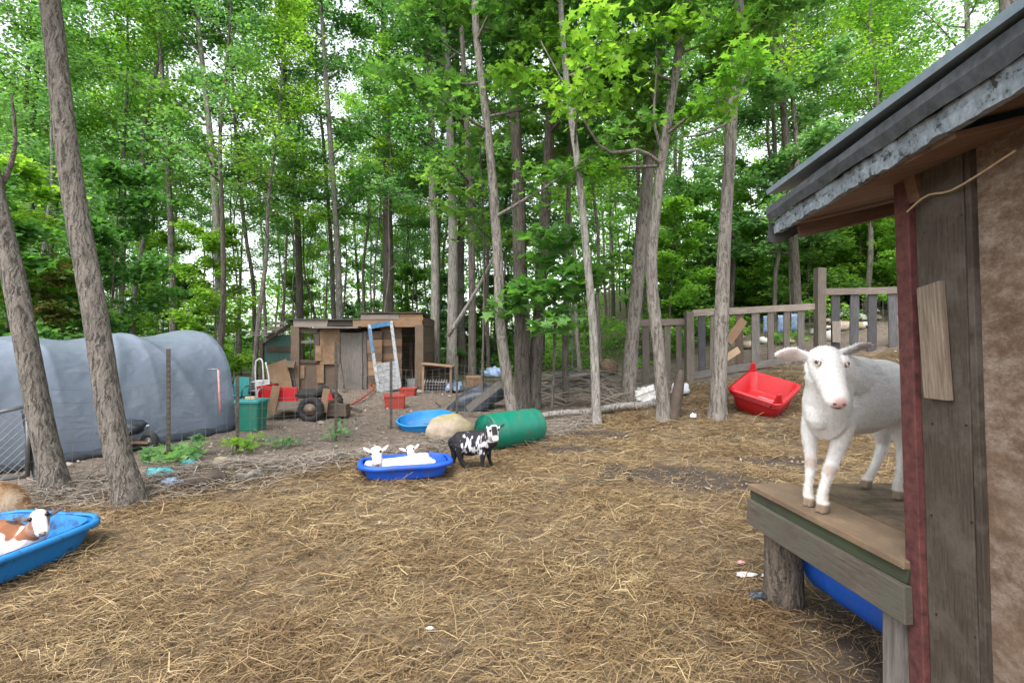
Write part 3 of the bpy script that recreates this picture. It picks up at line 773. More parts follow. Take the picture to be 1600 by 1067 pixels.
# broad-leaved maple saplings in front of the trunk pair
for lab, pts_, per, size, sd, mt in [
    ('big-leaved dark green maple sapling hanging beside the dark trunk pair', [(830, 440), (860, 410), (890, 430), (850, 470), (900, 455), (835, 400), (870, 450), (880, 490), (905, 415), (815, 455), (860, 505), (800, 470), (785, 480), (925, 430), (870, 380), (895, 370), (845, 365)], 40, .225, 71, LC),
    ('broad-leaved sapling with drooping sprays left of the trunk pair', [(690, 260), (720, 240), (745, 255), (700, 290), (735, 300), (760, 290), (720, 330), (750, 335), (765, 365), (690, 320), (740, 210), (760, 225), (675, 275)], 30, .17, 72, LC)]:
    Y = 9.9 if sd == 71 else 10.8
    rnd = random.Random(sd); g = P(862 if sd == 71 else 752, 620, Y); g.z = tz(g.x, g.y)
    tr = MB(); topz = max(P(px, py, Y).z for px, py in pts_) - g.z; path = smooth_path([(0, 0, -.1), (.06, .03, topz * .5), (-.03, 0, topz)], 14); tr.tube(path, [.035 * (1 - .7 * k / 13) for k in range(14)], 7)
    cl = []
    for px, py in pts_:
        q = P(px, py, Y + rnd.uniform(-.7, .5)) - g; s_ = path[min(13, max(3, int(q.z / topz * 13) - 1))]
        tr.tube([s_, (s_ + q) / 2 + Vector((0, 0, .1)), q], [.012, .009, .004], 4, caps=False); cl.append((*q, .44))
    make_tree('maple_sapling', lab, 'sapling', tr, M['bark_dark'], leaves(cl, per, size, mt, 'crown', sd, MAPLE, flat=.45, tilt=.5, droop=.5), g)

# the far wood closes the view as one mass
r = np.random.default_rng(77); cl = []
for k in range(2300):
    y = r.uniform(38, 62); x = r.uniform(-1.15, 1.15) * y; px = 800 + 800 * x / y
    hmax = np.interp(px, [-200, 150, 300, 420, 560, 900, 1150, 1700], [10, 9.5, 7.5, 8.0, 12, 13, 12, 11])
    h = hmax * r.random() ** 1.25
    cl.append((x, y, tz(x, y) + h - .3, r.uniform(.9, 1.9)))
far_me = leaves(cl, 30, .36, LB, 'distant_wood', 78, flat=.6, tilt=.8)
o = bpy.data.objects.new('distant_wood', far_me); link(o); tag(o, 'far green wood closing the view behind the trunks', 'wood', kind='stuff')
cl = []
for k in range(1000):
    y = r.uniform(14.2, 40); x = r.uniform(-1.1, 1.1) * y; px = 800 + 800 * x / y
    if px < 1000 and (y < 19 or r.random() < .3): continue
    if px < 1130 and y < 16: continue
    cl.append((x, y, tz(x, y) + .12 + 1.3 * r.random() ** 2 * (2.2 if px > 1000 and y > 18 else .8), r.uniform(.5, 1.1) * (1 if y > 18 else .6)))
o = bpy.data.objects.new('undergrowth', leaves(cl, 60, .16, LB, 'undergrowth', 79, flat=.45, tilt=.6)); link(o); tag(o, 'low leafy undergrowth on the forest floor', 'undergrowth', kind='stuff')

# ------------------------------------------------------------------ goat house on the right
O_ = Vector((1.55, 1.97, 0)); U_ = Vector((.105, .9945, 0)); V_ = Vector((.9945, -.105, 0))
def S(a, b, z):
    if z > 2.05: z -= .028 + .03 * a
    return O_ + U_ * a + V_ * b + Vector((0, 0, z))
OUT = -V_
house = thing('goat_house', 'weathered goat house with red corner post and low metal roof at the right edge', 'shed', S(-.4, .1, 0))
def lean(a, b, z): return S(a, b - .030 * (z - .2) + .03, z)      # the wall leans out a little towards its top
plank('corner_post', house, lean(.0, 0, .12), lean(.0, 0, 2.15), .086, .05, M['barn_red'], face=OUT, bevel=.004)['label'] = 'faded barn-red corner post'
plank('sill_beam', house, lean(.05, .02, .06), lean(-2.6, .02, .06), .12, .12, M['wood_dark'], face=OUT)
plank('wall_board', house, lean(-.161, .012, .12), lean(-.161, .012, 2.15), .232, .03, M['wall_board'], face=OUT, jit=.002, bevel=.003)
plank('batten', house, lean(-.292, .016, .12), lean(-.292, .016, 2.15), .026, .03, M['wall_board'], face=OUT, bevel=.003)
plank('wall_panel', house, lean(-1.206, .03, .12), lean(-1.206, .03, 2.15), 1.8, .02, M['wall_panel'], face=OUT, jit=.001)
plank('wood_patch', house, lean(-.125, -.016, 1.705), lean(-.160, -.016, 1.295), .115, .022, M['patch_wood'], face=OUT, bevel=.003)['label'] = 'short pale plank nailed over the wall board'
plank('gable_post', house, S(.0, 1.1, .1), S(.0, 1.1, 2.2), .1, .1, M['wood_dark'])
plank('back_wall', house, S(-2.4, 1.6, .1), S(.0, 1.6, .1), .0, .0, M['wood_dark']) if False else None
plank('side_wall', house, S(-2.5, 1.9, 1.2), S(0, 1.9, 1.2), 2.2, .03, M['wood_dark'], face=OUT)
plank('rear_wall', house, S(-2.5, 0.05, 1.15), S(-2.5, 1.9, 1.15), 2.0, .03, M['wood_dark'], face=(0, 1, 0))
plank('door_jamb', house, S(.0, .95, .1), S(.0, .95, 2.2), .06, .08, M['barn_red'])
plank('gable_wall', house, S(-.02, 1.12, 1.15), S(-.02, 1.88, 1.15), 2.1, .03, M['wood_dark'], face=(0, 1, 0))
def zs(b): return 2.10 + .22 * (b + .26)                           # underside of the roof
rz = math.atan(.22); slope = Vector((V_.x * math.cos(rz), V_.y * math.cos(rz), math.sin(rz))); rnorm = slope.cross(U_) * -1
if rnorm.z < 0: rnorm = -rnorm
for k, (a0, a1) in enumerate([(.62, -.55), (-.56, -1.75), (-1.76, -2.9)]):   # soffit sheets
    am = (a0 + a1) / 2; c0 = S(am, -.24, zs(-.24) + .008); c1 = S(am, 2.0, zs(2.0) + .008)
    plank('roof_sheathing', house, c0, c1, abs(a1 - a0), .016, M['soffit'], face=-rnorm, jit=.002)
plank('rafter', house, S(.52, -.2, zs(-.2) - .03), S(.52, 2.0, zs(2.0) - .03), .035, .06, M['soffit'], face=(0, 0, 1))
plank('rafter', house, S(-.06, -.05, zs(-.05) - .05), S(-.06, 2.0, zs(2.0) - .05), .04, .10, M['soffit'], face=(0, 0, 1))
m = MB(); rnd = random.Random(3)
nseg = 140
ring = []
for i in range(nseg + 1):                                          # flaking edge boards, uneven
    a = .64 - 3.5 * i / nseg; j = rnd.uniform(-.003, .003) + .004 * math.sin(i * .37); j2 = rnd.uniform(-.004, .004) + .006 * mnoise.noise(Vector((i * .21, 0, 0)))
    ring.append([S(a, -.268 + j, 2.100 + j2), S(a, -.272 + j, 2.14 + j), S(a, -.266 + j2, 2.142), S(a, -.272 + j2, 2.172), S(a, -.235, 2.176), S(a, -.235, 2.105)])
vs = [v for rr_ in ring for v in rr_]; fs = []
for i in range(nseg):
    for k in range(6):
        p_, q_ = 6 * i + k, 6 * i + (k + 1) % 6; fs.append((p_, q_, q_ + 6, p_ + 6))
fs += [tuple(range(6)), tuple(6 * nseg + k for k in reversed(range(6)))]
m.add(vs, fs); m.build('fascia', M['fascia'], house)['label'] = 'edge board with flaking blue-grey paint'
m = MB(); vs = []; fs = []                                          # folded metal edge and sheet above
for i in range(41):
    a = .66 - 3.55 * i / 40; j = .006 * math.sin(i * 1.3) + rnd.uniform(-.003, .003)
    vs += [S(a, -.285 + j, 2.168), S(a, -.300 + j, 2.205 + j * .5), S(a, -.298 + j, 2.238 + j), S(a, -.15, 2.268 + j), S(a, -.15, 2.25 + j), S(a, -.28, 2.21), S(a, -.272, 2.178)]
for i in range(40):
    for k in range(7):
        p_, q_ = 7 * i + k, 7 * i + (k + 1) % 7; fs.append((p_, q_, q_ + 7, p_ + 7))
fs += [tuple(range(7)), tuple(7 * 40 + k for k in reversed(range(7)))]
m.add(vs, fs); m.build('drip_edge', M['edge_felt'], house)['label'] = 'dark felted roof edge'
plank('roof_sheet', house, S(-1.12, -.315, 2.256), S(-1.12, 2.1, 2.256 + .22 * 2.415), 3.5, .024, M['metal_roof'], face=-rnorm, jit=.002)
plank('roof_felt', house, S(-1.12, -.26, 2.19), S(-1.12, 2.1, 2.19 + .22 * 2.36), 3.46, .02, M['roof_felt'], face=-rnorm, jit=.002)
m = MB(); vs = []; fs = []
for i in range(15):                                                # torn felt hanging at the far end
    b = -.29 + 1.0 * i / 14; h = .05 + .03 * rnd.random() + (.03 if i < 2 else 0)
    vs += [S(.66, b, zs(b) + .06), S(.675, b, zs(b) - h + .055), S(.667, b, zs(b) - h + .055), S(.652, b, zs(b) + .06)]
for i in range(14):
    for k in range(4):
        p_, q_ = 4 * i + k, 4 * i + (k + 1) % 4; fs.append((p_, q_, q_ + 4, p_ + 4))
m.add(vs, fs); m.build('torn_felt', M['roof_felt'], house)
m = MB(); m.tube(smooth_path([lean(-.04, -.028, 1.99), lean(-.15, -.03, 2.02), lean(-.28, -.03, 2.005), lean(-.5, -.02, 2.05)], 12), .0035, 5); m.build('cord', M['wood_pale'], house)
m = MB()
for (a, z) in [(-.09, .5), (-.27, .52), (-.09, 1.9), (-.27, 1.92), (-.10, 1.2), (-.26, 1.22), (-.27, .9), (-.08, .86)]:
    m.tube([lean(a, -.006, z), lean(a, -.001, z)], .004, 8)
m.build('nail_heads', M['black_metal'], house)

# platform the white goat stands on
A_, B_ = Vector((1.43, 3.08, 0)), Vector((1.53, 1.985, 0)); w_ = (B_ - A_).normalized(); R_ = Vector((-w_.y, w_.x, 0)); BL = (B_ - A_).length; ZT = .645
def K(a, b, z): return A_ + w_ * a + R_ * b + Vector((0, 0, z))
bench = thing('goat_platform', 'low wooden platform on log legs under the white goat', 'platform', K(.5, .5, 0))
plank('deck_plank', bench, K(-.01, .125, ZT - .016), K(BL, .125, ZT - .016), .27, .032, M['deck_plank'], face=(0, 0, 1), jit=.003, bevel=.005)
m = MB(); vs = []; fs = []; nn = 40
for i in range(nn + 1):
    for j in range(nn + 1):
        a, b = BL * i / nn, .263 + .87 * j / nn; h = .016 * max(0, mnoise.noise(Vector((a * 5, b * 5, 1)))) + .006 * mnoise.noise(Vector((a * 17, b * 17, 4)))
        if i in (0, nn) or j in (0, nn): h = -.02
        vs.append(K(a, b, ZT - .008 + h))
for i in range(nn):
    for j in range(nn): p_ = i * (nn + 1) + j; fs.append((p_, p_ + nn + 1, p_ + nn + 2, p_ + 1))
m.add(vs, fs); m.build('deck_panel', M['deck_dirt'], bench, True)['label'] = 'mud-caked deck panel'
plank('moss_board', bench, K(0, .02, ZT - .062), K(BL, .02, ZT - .062), .058, .03, M['moss_board'], face=-R_)
plank('apron_board', bench, K(-.005, .0, ZT - .165), K(BL + .01, .0, ZT - .165), .145, .038, M['apron'], face=-R_, jit=.003, bevel=.004)['label'] = 'grey-green weathered side board'
plank('apron_board', bench, K(.0, .03, ZT - .12), K(.0, 1.1, ZT - .12), .16, .035, M['apron'], face=w_)
plank('apron_board', bench, K(BL - .03, .03, ZT - .12), K(BL - .03, 1.1, ZT - .12), .16, .035, M['apron'], face=w_)
m = MB()
for k in range(9): pass
m.tube([K(.13, .13, z) for z in np.linspace(-.03, .5, 8)], [.112, .108, .105, .104, .103, .102, .10, .10], 24, disp=lambda i, k, a, p: 1 + .05 * mnoise.noise(Vector((math.cos(a) * 2, math.sin(a) * 2, p.z * 3))))
m.build('log_leg', M['log_wood'], bench, True)
plank('leg', bench, K(BL - .085, .06, -.02), K(BL - .085, .06, ZT - .1), .1, .09, M['wood_grey'], face=-R_, bevel=.005)
plank('leg', bench, K(.12, 1.0, -.02), K(.12, 1.0, ZT - .1), .1, .09, M['wood_grey'], face=-R_)
plank('leg', bench, K(BL - .1, 1.0, -.02), K(BL - .1, 1.0, ZT - .1), .1, .09, M['wood_grey'], face=-R_)
plank('joist', bench, K(.02, .55, ZT - .08), K(BL - .02, .55, ZT - .08), .1, .04, M['wood_grey'], face=-R_)

def barrel(name, label, p0, p1, rad, mat, open_end=True, cat='barrel', inner=None):
    p0, p1 = Vector(p0), Vector(p1); ax = (p1 - p0); L = ax.length; ax.normalize()
    t = thing(name, label, cat, (p0 + p1) / 2 - Vector((0, 0, rad)))
    prof = []; nst = 30
    for i in range(nst + 1):
        u = i / nst; r = rad * (1 - .03 * (2 * u - 1) ** 2)
        for c in (.22, .78): r += .012 * math.exp(-((u - c) / .02) ** 2)
        if u > .97: r -= rad * .1 * ((u - .97) / .03) ** 2
        prof.append((u * L, r))
    if open_end: prof = [(u, r - .012) for u, r in prof[::-1][2:]] + prof
    m = MB(); m.tube([p0 + ax * u for u, r in prof], [r for u, r in prof], 40, caps=False)
    # closed end
    n = len(m.v); m.f.append(tuple(range(n - 40, n)))
    if open_end: m.f.append(tuple(reversed(range(40))))
    else: m.f.append(tuple(reversed(range(40))))
    m.build('shell', mat, t, True)
    m = MB(); m.tube([p0 + ax * u for u in (-.006, .0, .012, .018)], [rad * .965, rad * .995, rad * .995, rad * .97], 40, caps=False); m.build('rim', mat, t, True)
    return t
c0, c1 = K(.16, .42, .255), K(1.02, .42, .255)
barrel('blue_barrel', 'blue plastic barrel lying under the goat platform', c0, c1, .20, M['blue_barrel'], False)
ga, gb = Vector((-.36, 7.02, 0)), Vector((.36, 7.68, 0)); ga.z = tz(ga.x, ga.y) + .25; gb.z = tz(gb.x, gb.y) + .25
barrel('green_barrel', 'green plastic barrel lying on its side behind the black and white goat', ga, gb, .255, M['green_barrel'])

# ------------------------------------------------------------------ slat fence
def rail_z(px, py, Y): return P(px, py, Y)
def fence_section(label, x0, y0, Y0, x1, y1, Y1, slats, rail_h=.15, posts=(), bottom=None, group='sections of the grey slat fence'):
    a, b = P(x0, y0, Y0), P(x1, y1, Y1)
    t = thing('slat_fence', label, 'fence', (*((a + b) / 2)[:2], tz(*((a + b) / 2)[:2])), group)
    plank('top_rail', t, a, b, rail_h, .04, M['wood_rail'], jit=.006)
    mid_ = (a + b) / 2
    for px, mt, wd in slats:
        u = (px - x0) / (x1 - x0); Y = Y0 + (Y1 - Y0) * u; top = a.lerp(b, u); x = (px - 800) / 800 * Y
        g = tz(x, Y); rl = random.uniform(-.02, .02)
        plank('slat', t, (x + rl, Y + .035, g - .05), (x, Y + .035, top.z - .02), wd, .03, M[mt], jit=.006)
    for px, py, Y, wd, mt in posts:
        p = P(px, py, Y); plank('post', t, (p.x, Y - .01, tz(p.x, Y) - .2), p, wd, wd, M[mt], jit=.006)
    if bottom:
        p, q = bottom; plank('bottom_board', t, p, q, .16, .03, M['wood_grey'])
    # welded wire on the far side
    m = MB()
    for k in range(8):
        z = .08 + k * .15
        pp = [Vector((a.lerp(b, u).x, a.lerp(b, u).y + .07, tz(a.lerp(b, u).x, a.lerp(b, u).y) + z)) for u in (0, .33, .66, 1)]
        m.tube(pp, .0022, 3, caps=False)
    L = (b - a).length; nvr = int(L / .15)
    for k in range(nvr + 1):
        p = a.lerp(b, k / nvr); g = tz(p.x, p.y); m.tube([(p.x, p.y + .072, g), (p.x, p.y + .072, g + 1.15)], .0022, 3, caps=False)
    m.build('wire_mesh', M['wire'], t)
    return t
f1 = fence_section('low left section of the slat fence between the grey and bent trees', 984, 505, 11.75, 1080, 502, 11.8, [(989, 'wood_fence', .15), (1009, 'wood_fence', .16), (1030, 'wood_fence', .13), (1044, 'wood_fence', .14), (1061, 'wood_fence', .13)], posts=[(1077, 487, 11.72, .17, 'wood_fence')])
f2 = fence_section('long middle section of the slat fence behind the red basins', 1082, 489, 11.85, 1278, 479, 12.1, [(1097, 'wood_char', .17), (1116, 'wood_fence', .15), (1156, 'wood_brown', .17), (1181, 'wood_grey', .18), (1205, 'wood_fence', .14), (1230, 'wood_fence', .14), (1253, 'wood_grey', .15)], posts=[(1281, 419, 12.05, .19, 'wood_fence')],
                   bottom=(Vector((P(1082, 580, 11.8).x, 11.8, tz(P(1082, 580, 11.8).x, 11.8) + .1)), Vector((P(1278, 560, 12.02).x, 12.02, tz(P(1278, 560, 12.02).x, 12.02) + .1))))
f3 = fence_section('tall right section of the slat fence with charred slats behind the white goat', 1288, 456, 12.0, 1480, 452, 11.8, [(1307, 'wood_char', .2), (1337, 'wood_char', .2), (1365, 'wood_char', .2), (1396, 'wood_char', .2), (1425, 'wood_grey', .2), (1455, 'wood_grey', .2)])
for px, y0_, y1_ in ((1307, 502, 535), (1396, 461, 490)):       # pale faces on two slats
    Yp = 11.93; o = plank('slat_patch', f3, P(px, y0_, Yp), P(px, y1_, Yp), .19, .012, M['wood_rail'])
plank('wood_brace', None, P(1137, 535, 9.6), P(1162, 500, 9.75), .16, .04, M['wood_orange'])
tag(C.objects[-1], 'short orange board propped slantwise beside the straight grey tree', 'board')
plank('wood_brace', None, P(1133, 560, 9.3), P(1154, 546, 9.3), .11, .05, M['wood_pale'])
tag(C.objects[-1], 'pale board end sticking out just above the red basins', 'board')

# ------------------------------------------------------------------ tubs, pools, basins
def superell(rx, ry, n, e, k):
    a = 2 * math.pi * k / n; c, s_ = math.cos(a), math.sin(a)
    return rx * math.copysign(abs(c) ** (2 / e), c), ry * math.copysign(abs(s_) ** (2 / e), s_)
def tub(name, label, cat, c, rx, ry, h, rot, e, mat, flare=.12, rimw=.035, Mt=None, n=64, rib=0, lip=.02, water=None, wm=None):
    t = thing(name, label, cat, c); B = Matrix.Translation(c) @ (Mt if Mt else Matrix.Rotation(rot, 4, 'Z'))
    prof = [(1 - flare - .25, .012), (1 - flare - .03, .012), (1 - flare, .03)] + [(1 - flare + flare * u, .03 + (h - .03) * u) for u in (.2, .4, .6, .8, 1)]
    inner = [(s_ - .03 / rx, z + .01) for s_, z in prof]
    def layer(m, pr, flip):
        n0 = len(m.v)
        for s_, z in pr:
            for k in range(n):
                x, y = superell(rx * s_, ry * s_, n, e, k); f = 1 + (rib * math.cos(16 * 2 * math.pi * k / n) if .05 < z < h - .02 else 0)
                m.v.append((x * f, y * f, z))
        for i in range(len(pr) - 1):
            for k in range(n):
                a, b = n0 + i * n + k, n0 + i * n + (k + 1) % n
                m.f.append((a, b, b + n, a + n) if not flip else (b, a, a + n, b + n))
        m.f.append(tuple(n0 + k for k in (range(n) if flip else reversed(range(n)))))
    m = MB(); layer(m, prof, False); layer(m, inner, True); m.build('basin', mat, t, True, local=B)
    m = MB(); ring = []
    for k in range(n + 1):
        x, y = superell(rx + rimw * .3, ry + rimw * .3, n, e, k % n); ring.append((x, y, h + .004 * math.sin(k * .7)))
    # rolled rim
    n0 = len(m.v); sec = [(-.6, .0), (-.45, .35), (.3, .4), (.62, .1), (.6, -.55), (.4, -.55), (.35, -.05), (-.4, -.05)]
    for k in range(n):
        x, y, z = ring[k]; d = Vector((x / rx ** 2, y / ry ** 2, 0)).normalized()
        for a, b in sec: m.v.append((x + d.x * a * rimw, y + d.y * a * rimw, z + b * rimw))
    ns = len(sec)
    for k in range(n):
        for j in range(ns):
            a, b = n0 + k * ns + j, n0 + k * ns + (j + 1) % ns; a2, b2 = n0 + ((k + 1) % n) * ns + j, n0 + ((k + 1) % n) * ns + (j + 1) % ns
            m.f.append((a, a2, b2, b))
    m.build('rim', mat, t, True, local=B)
    if water:
        m = MB(); m.v = [(*superell(rx * (1 - flare * .5) - .03, ry * (1 - flare * .5) - .03, n, e, k), water) for k in range(n)]; m.f = [tuple(range(n))]
        m.build('water', wm or M['water'], t, local=B)
    return t
cp = Vector((-3.53, 3.34, 0)); cp.z = tz(cp.x, cp.y) - .005
POOL = tub('wading_pool', 'blue dirty wading pool at the left edge with the brown goat in it', 'pool', cp, .48, .56, .20, math.radians(-8), 4.0, M['blue_pool'], rib=.004, rimw=.04)
cb = G(628, 751); cb.y += .20; cb.z = tz(cb.x, cb.y)
TUB = tub('blue_tub', 'deep blue plastic tub with two white goats lying in it', 'tub', cb, .465, .27, .155, math.radians(16), 3.2, M['blue_tub'], rimw=.05, flare=.1)
cw = G(662, 671); cw.y += .25; cw.z = tz(cw.x, cw.y)
tub('wading_pool', 'light blue round wading pool behind the boulder', 'pool', cw, .47, .47, .15, 0, 2, M['cyan_pool'], flare=.08, rib=.006, Mt=Matrix.Rotation(math.radians(7), 4, 'X') @ Matrix.Rotation(math.radians(-4), 4, 'Y'), water=.05)

# red stacked basins, corner on, tipped towards the yard
rc = P(1190, 634, 9.15); rc.z = tz(rc.x, rc.y) + .02
rb = thing('red_basin', 'stacked bright red plastic basins with corner tabs tipped against the grey tree', 'basin', rc)
Br = Matrix.Translation(rc) @ Matrix.Rotation(math.radians(24), 4, 'X') @ Matrix.Rotation(math.radians(-5), 4, 'Y') @ Matrix.Rotation(math.radians(42), 4, 'Z')
def sq(half, cut, z, n=8):
    out = []
    for q in range(4):
        for k in range(n + 1):
            a = math.pi / 2 * (q + k / n) ; cx, cy = [(1, 1), (-1, 1), (-1, -1), (1, -1)][q]
            out.append(((half - cut) * cx + cut * math.cos(a), (half - cut) * cy + cut * math.sin(a), z))
    return out
m = MB(); prof = [(.30, 0.02), (.32, .02), (.34, .03), (.41, .34)]
for k in range(3): z = .345 + k * .042; prof += [(.41 + .010 * k, z), (.445 + .010 * k, z + .005), (.445 + .010 * k, z + .020), (.412 + .010 * k, z + .026)]
prof += [(.425, .468), (.405, .46), (.36, .14), (.33, .12), (.05, .12)]
rings = [sq(hf, min(.12, hf * .5), z) for hf, z in prof]; n = len(rings[0])
for rg in rings: m.v += rg
for i in range(len(rings) - 1):
    for k in range(n):
        a, b = i * n + k, i * n + (k + 1) % n; m.f.append((a, b, b + n, a + n))
m.f.append(tuple(reversed(range(n)))); m.f.append(tuple((len(rings) - 1) * n + k for k in range(n)))
m.build('basin', M['red_plastic'], rb, True, local=Br)
for sx, sy in ((1, 1), (-1, -1)):                                  # upright tabs on the near and far corner
    m = MB(); d = Vector((sx, sy, 0)).normalized(); sd_ = Vector((-d.y, d.x, 0)); c = d * .555
    m.loft([(c + d * o1 + Vector((0, 0, z)), sd_, d, w1, .022) for z, w1, o1 in ((.36, .11, -.03), (.44, .10, 0), (.49, .07, .0), (.56, .05, .01), (.62, .045, .015), (.635, .03, .015))], 14)
    m.build('corner_tab', M['red_plastic'], rb, True, local=Br)
m = MB(); m.box((-.02, -.02, .145), (.34, .30, .03)); m.build('floor_plate', M['pink_plastic'], rb, local=Br, bevel=.01)

# boulder
def boulder(name, label, c, r, seed, mat=None, cat='boulder', sub=28):
    m = MB(); m.ball((0, 0, 0), 1, sub)
    vs = []
    for v in m.v:
        v = Vector(v); n1 = mnoise.noise(v * 1.1 + Vector((seed, 0, 0))); n2 = mnoise.noise(v * 3 + Vector((0, seed, 0)))
        v = v * (1 + .28 * n1 + .07 * n2); v.z = max(v.z, -.45)
        vs.append((v.x * r[0], v.y * r[1], v.z * r[2]))
    m.v = vs; o = m.build(name, mat or M['rock'], None, True, local=Matrix.Translation(c)); return tag(o, label, cat)
g = G(699, 690); boulder('boulder', 'large tan boulder with yellow lichen between the pool and the green barrel', (g.x, g.y + .28, g.z + .1), (.36, .30, .27), 4)
g = G(340, 731); boulder('boulder', 'small tan stone beside the squash leaves', (g.x, g.y + .08, g.z + .03), (.12, .09, .08), 9, cat='stone')

# ------------------------------------------------------------------ tarp tunnel
NB0, NB1 = Vector((-6.1, 5.1)), Vector((-4.72, 8.72))                 # near base edge, front to back
ax = (NB1 - NB0).normalized(); pr = Vector((-ax.y, ax.x)); TL = (NB1 - NB0).length + .0
tun = thing('tarp_tunnel', 'long low tunnel covered with a wrinkled grey-blue tarp', 'tarp shelter', (*(NB0 + ax * TL / 2 + pr * .95), 0))
m = MB(); na, nu = 260, 130; ext0 = -3.2
def tarp_pt(i, k):
    L = ext0 + (TL - ext0) * i / na; u = k / nu
    th = math.pi * u; Wd = 1.0; Hh = 1.52 + .13 * (L / TL) - .018 * (1 - math.cos(2 * math.pi * L / 1.25)) * math.sin(th)
    e = .72
    x = Wd - Wd * math.copysign(abs(math.cos(th)) ** e, math.cos(th)); z = Hh * math.sin(th) ** .8
    q = NB0 + ax * L + pr * x; out = Vector((-pr.x * math.cos(th), -pr.y * math.cos(th), math.sin(th)))
    v = Vector((L * .9, u * 5.5, 0))
    tp = 1 - .75 * math.sin(th) ** 4
    w1 = (mnoise.noise(v) * .05 + mnoise.noise(Vector((L * 2.2 + u * 3, u * 9 - L * 1.5, 2))) * .045) * tp + mnoise.noise(Vector((L * 5 + u * 6, u * 22 - L * 4, 5))) * .016
    sag = .02 * math.sin(L * 2.1 + u * 7) * math.sin(th) * tp + tp * .022 * math.sin(u * 30 + 4 * mnoise.noise(Vector((L * 1.2, 3, 0)))) * math.sin(th) ** .5
    rid = .05 * math.exp(-((L - 2.1 - (u - .2) * 1.2) / .12) ** 2) + .045 * math.exp(-((L - 3.2 + (u - .1) * 2.0) / .10) ** 2) * (u < .45)
    rdg = .045 * (.5 - abs(mnoise.noise(Vector((L * 1.1 + u * 5, u * 5 - L * 1.3, 7))))) * tp + .020 * (.5 - abs(mnoise.noise(Vector((L * 3.2 - u * 5, u * 11 + L * 2.2, 9))))) + .008 * (.5 - abs(mnoise.noise(Vector((L * 9 + u * 9, u * 30 - L * 5, 3)))))
    hoop = -.055 * abs(math.sin(math.pi * (L - .2) / 1.2)) ** .8 * math.sin(th) ** .5
    d = (w1 * .22 + sag * .3 + rid * .7 + rdg * .5 + hoop) * min(1, 6 * min(u, 1 - u) + .25)
    return Vector((q.x + out.x * d, q.y + out.y * d, tz(q.x, q.y) * .0 + max(0, z + out.z * d) + tz(q.x, q.y) + .01))
for i in range(na + 1):
    for k in range(nu + 1): m.v.append(tuple(tarp_pt(i, k)))
for i in range(na):
    for k in range(nu): a = i * (nu + 1) + k; m.f.append((a, a + 1, a + nu + 2, a + nu + 1))
m.build('tarp_sheet', M['tarp'], tun, True)
m = MB(); endv = [tarp_pt(na, k) for k in range(nu + 1)]; ce = sum(endv, Vector()) / len(endv)
for sc_, bk in ((1, 0), (.97, .02), (.6, .05 + .03), (.25, .02), (.0, .04)):
    for k, v in enumerate(endv): q = ce.lerp(v, sc_); q = q + Vector((ax.x, ax.y, 0)) * (bk + .02 * math.sin(k * .6) * (1 - sc_)); m.v.append(tuple(q))
for i in range(4):
    for k in range(nu): a = i * (nu + 1) + k; m.f.append((a, a + 1, a + nu + 2, a + nu + 1))
m.build('end_sheet', M['tarp'], tun, True)
m = MB(); pts_ = [Vector((*(NB0 + ax * (ext0 + (TL - ext0) * k / 60) - pr * (.05 + .05 * math.sin(k * 1.7) ** 2)), 0)) for k in range(61)]
pts_ = [Vector((p.x, p.y, tz(p.x, p.y) + .04)) for p in pts_]; m.tube(pts_, [.05 + .035 * abs(math.sin(k * 2.3)) for k in range(61)], 8); m.build('bottom_hem', M['tarp_dark'], tun, True)
m = MB(); p = P(341, 578, 8.15); q = P(344, 646, 8.15); m.tube([p, q], .016, 8); m.build('pink_pole', M['pink'], tun, True)
m = MB(); m.tube([P(325, 577, 8.2), P(341, 577, 8.15)], .012, 6); m.build('hoop_end', M['white_paint'], tun, True)

# ------------------------------------------------------------------ plank shack
SY = 14.0
shack = thing('plank_shack', 'patchwork shack of boards and chipboard sheets with a leaning screen door', 'shack', (*P(545, 600, SY)[:2], tz(*P(545, 600, SY)[:2])))
def pb(name, par, x0, y0, x1, y1, Y, th, mt, jit=.008, vert=None):
    Wp, Hp = abs(x1 - x0) / 800 * Y, abs(y1 - y0) / 800 * Y
    if vert is None: vert = Hp > Wp
    xm, ym = (x0 + x1) / 2, (y0 + y1) / 2
    return plank(name, par, P(xm, y1, Y), P(xm, y0, Y), Wp, th, M[mt], jit=jit) if vert else plank(name, par, P(x0, ym, Y), P(x1, ym, Y), Hp, th, M[mt], jit=jit)
pb('sheet', shack, 529, 520, 566, 621, SY + .02, .03, 'wood_grey')['label'] = 'tall grey plywood sheet'
pb('sheet', shack, 563, 519, 573, 614, SY + .06, .03, 'wood_grey')
pb('chipboard', shack, 500, 513, 531, 569, SY - .02, .02, 'osb'); pb('chipboard', shack, 493, 540, 503, 564, SY - .045, .02, 'osb')
pb('sheet', shack, 462, 566, 503, 616, SY + .03, .03, 'wood_brown'); pb('sheet', shack, 502, 567, 531, 616, SY + .05, .03, 'wood_brown')
pb('chipboard', shack, 464, 571, 476, 591, SY - .01, .02, 'osb'); pb('chipboard', shack, 495, 570, 506, 598, SY - .03, .02, 'osb')
pb('corner_post', shack, 456, 509, 469, 612, SY + .0, .14, 'wood_brown'); pb('beam', shack, 468, 512, 497, 520, SY + .02, .06, 'wood_dark')
pb('window_rail', shack, 469, 562, 497, 567, SY - .0, .05, 'wood_dark'); pb('window_post', shack, 491, 519, 500, 562, SY + .03, .05, 'wood_dark')
pb('window_rail', shack, 469, 532, 493, 536, SY + .04, .04, 'wood_grey')
pb('fascia_board', shack, 459, 500, 512, 511, SY - .06, .04, 'wood_rail'); pb('fascia_board', shack, 511, 502, 562, 509, SY - .03, .04, 'wood_dark')
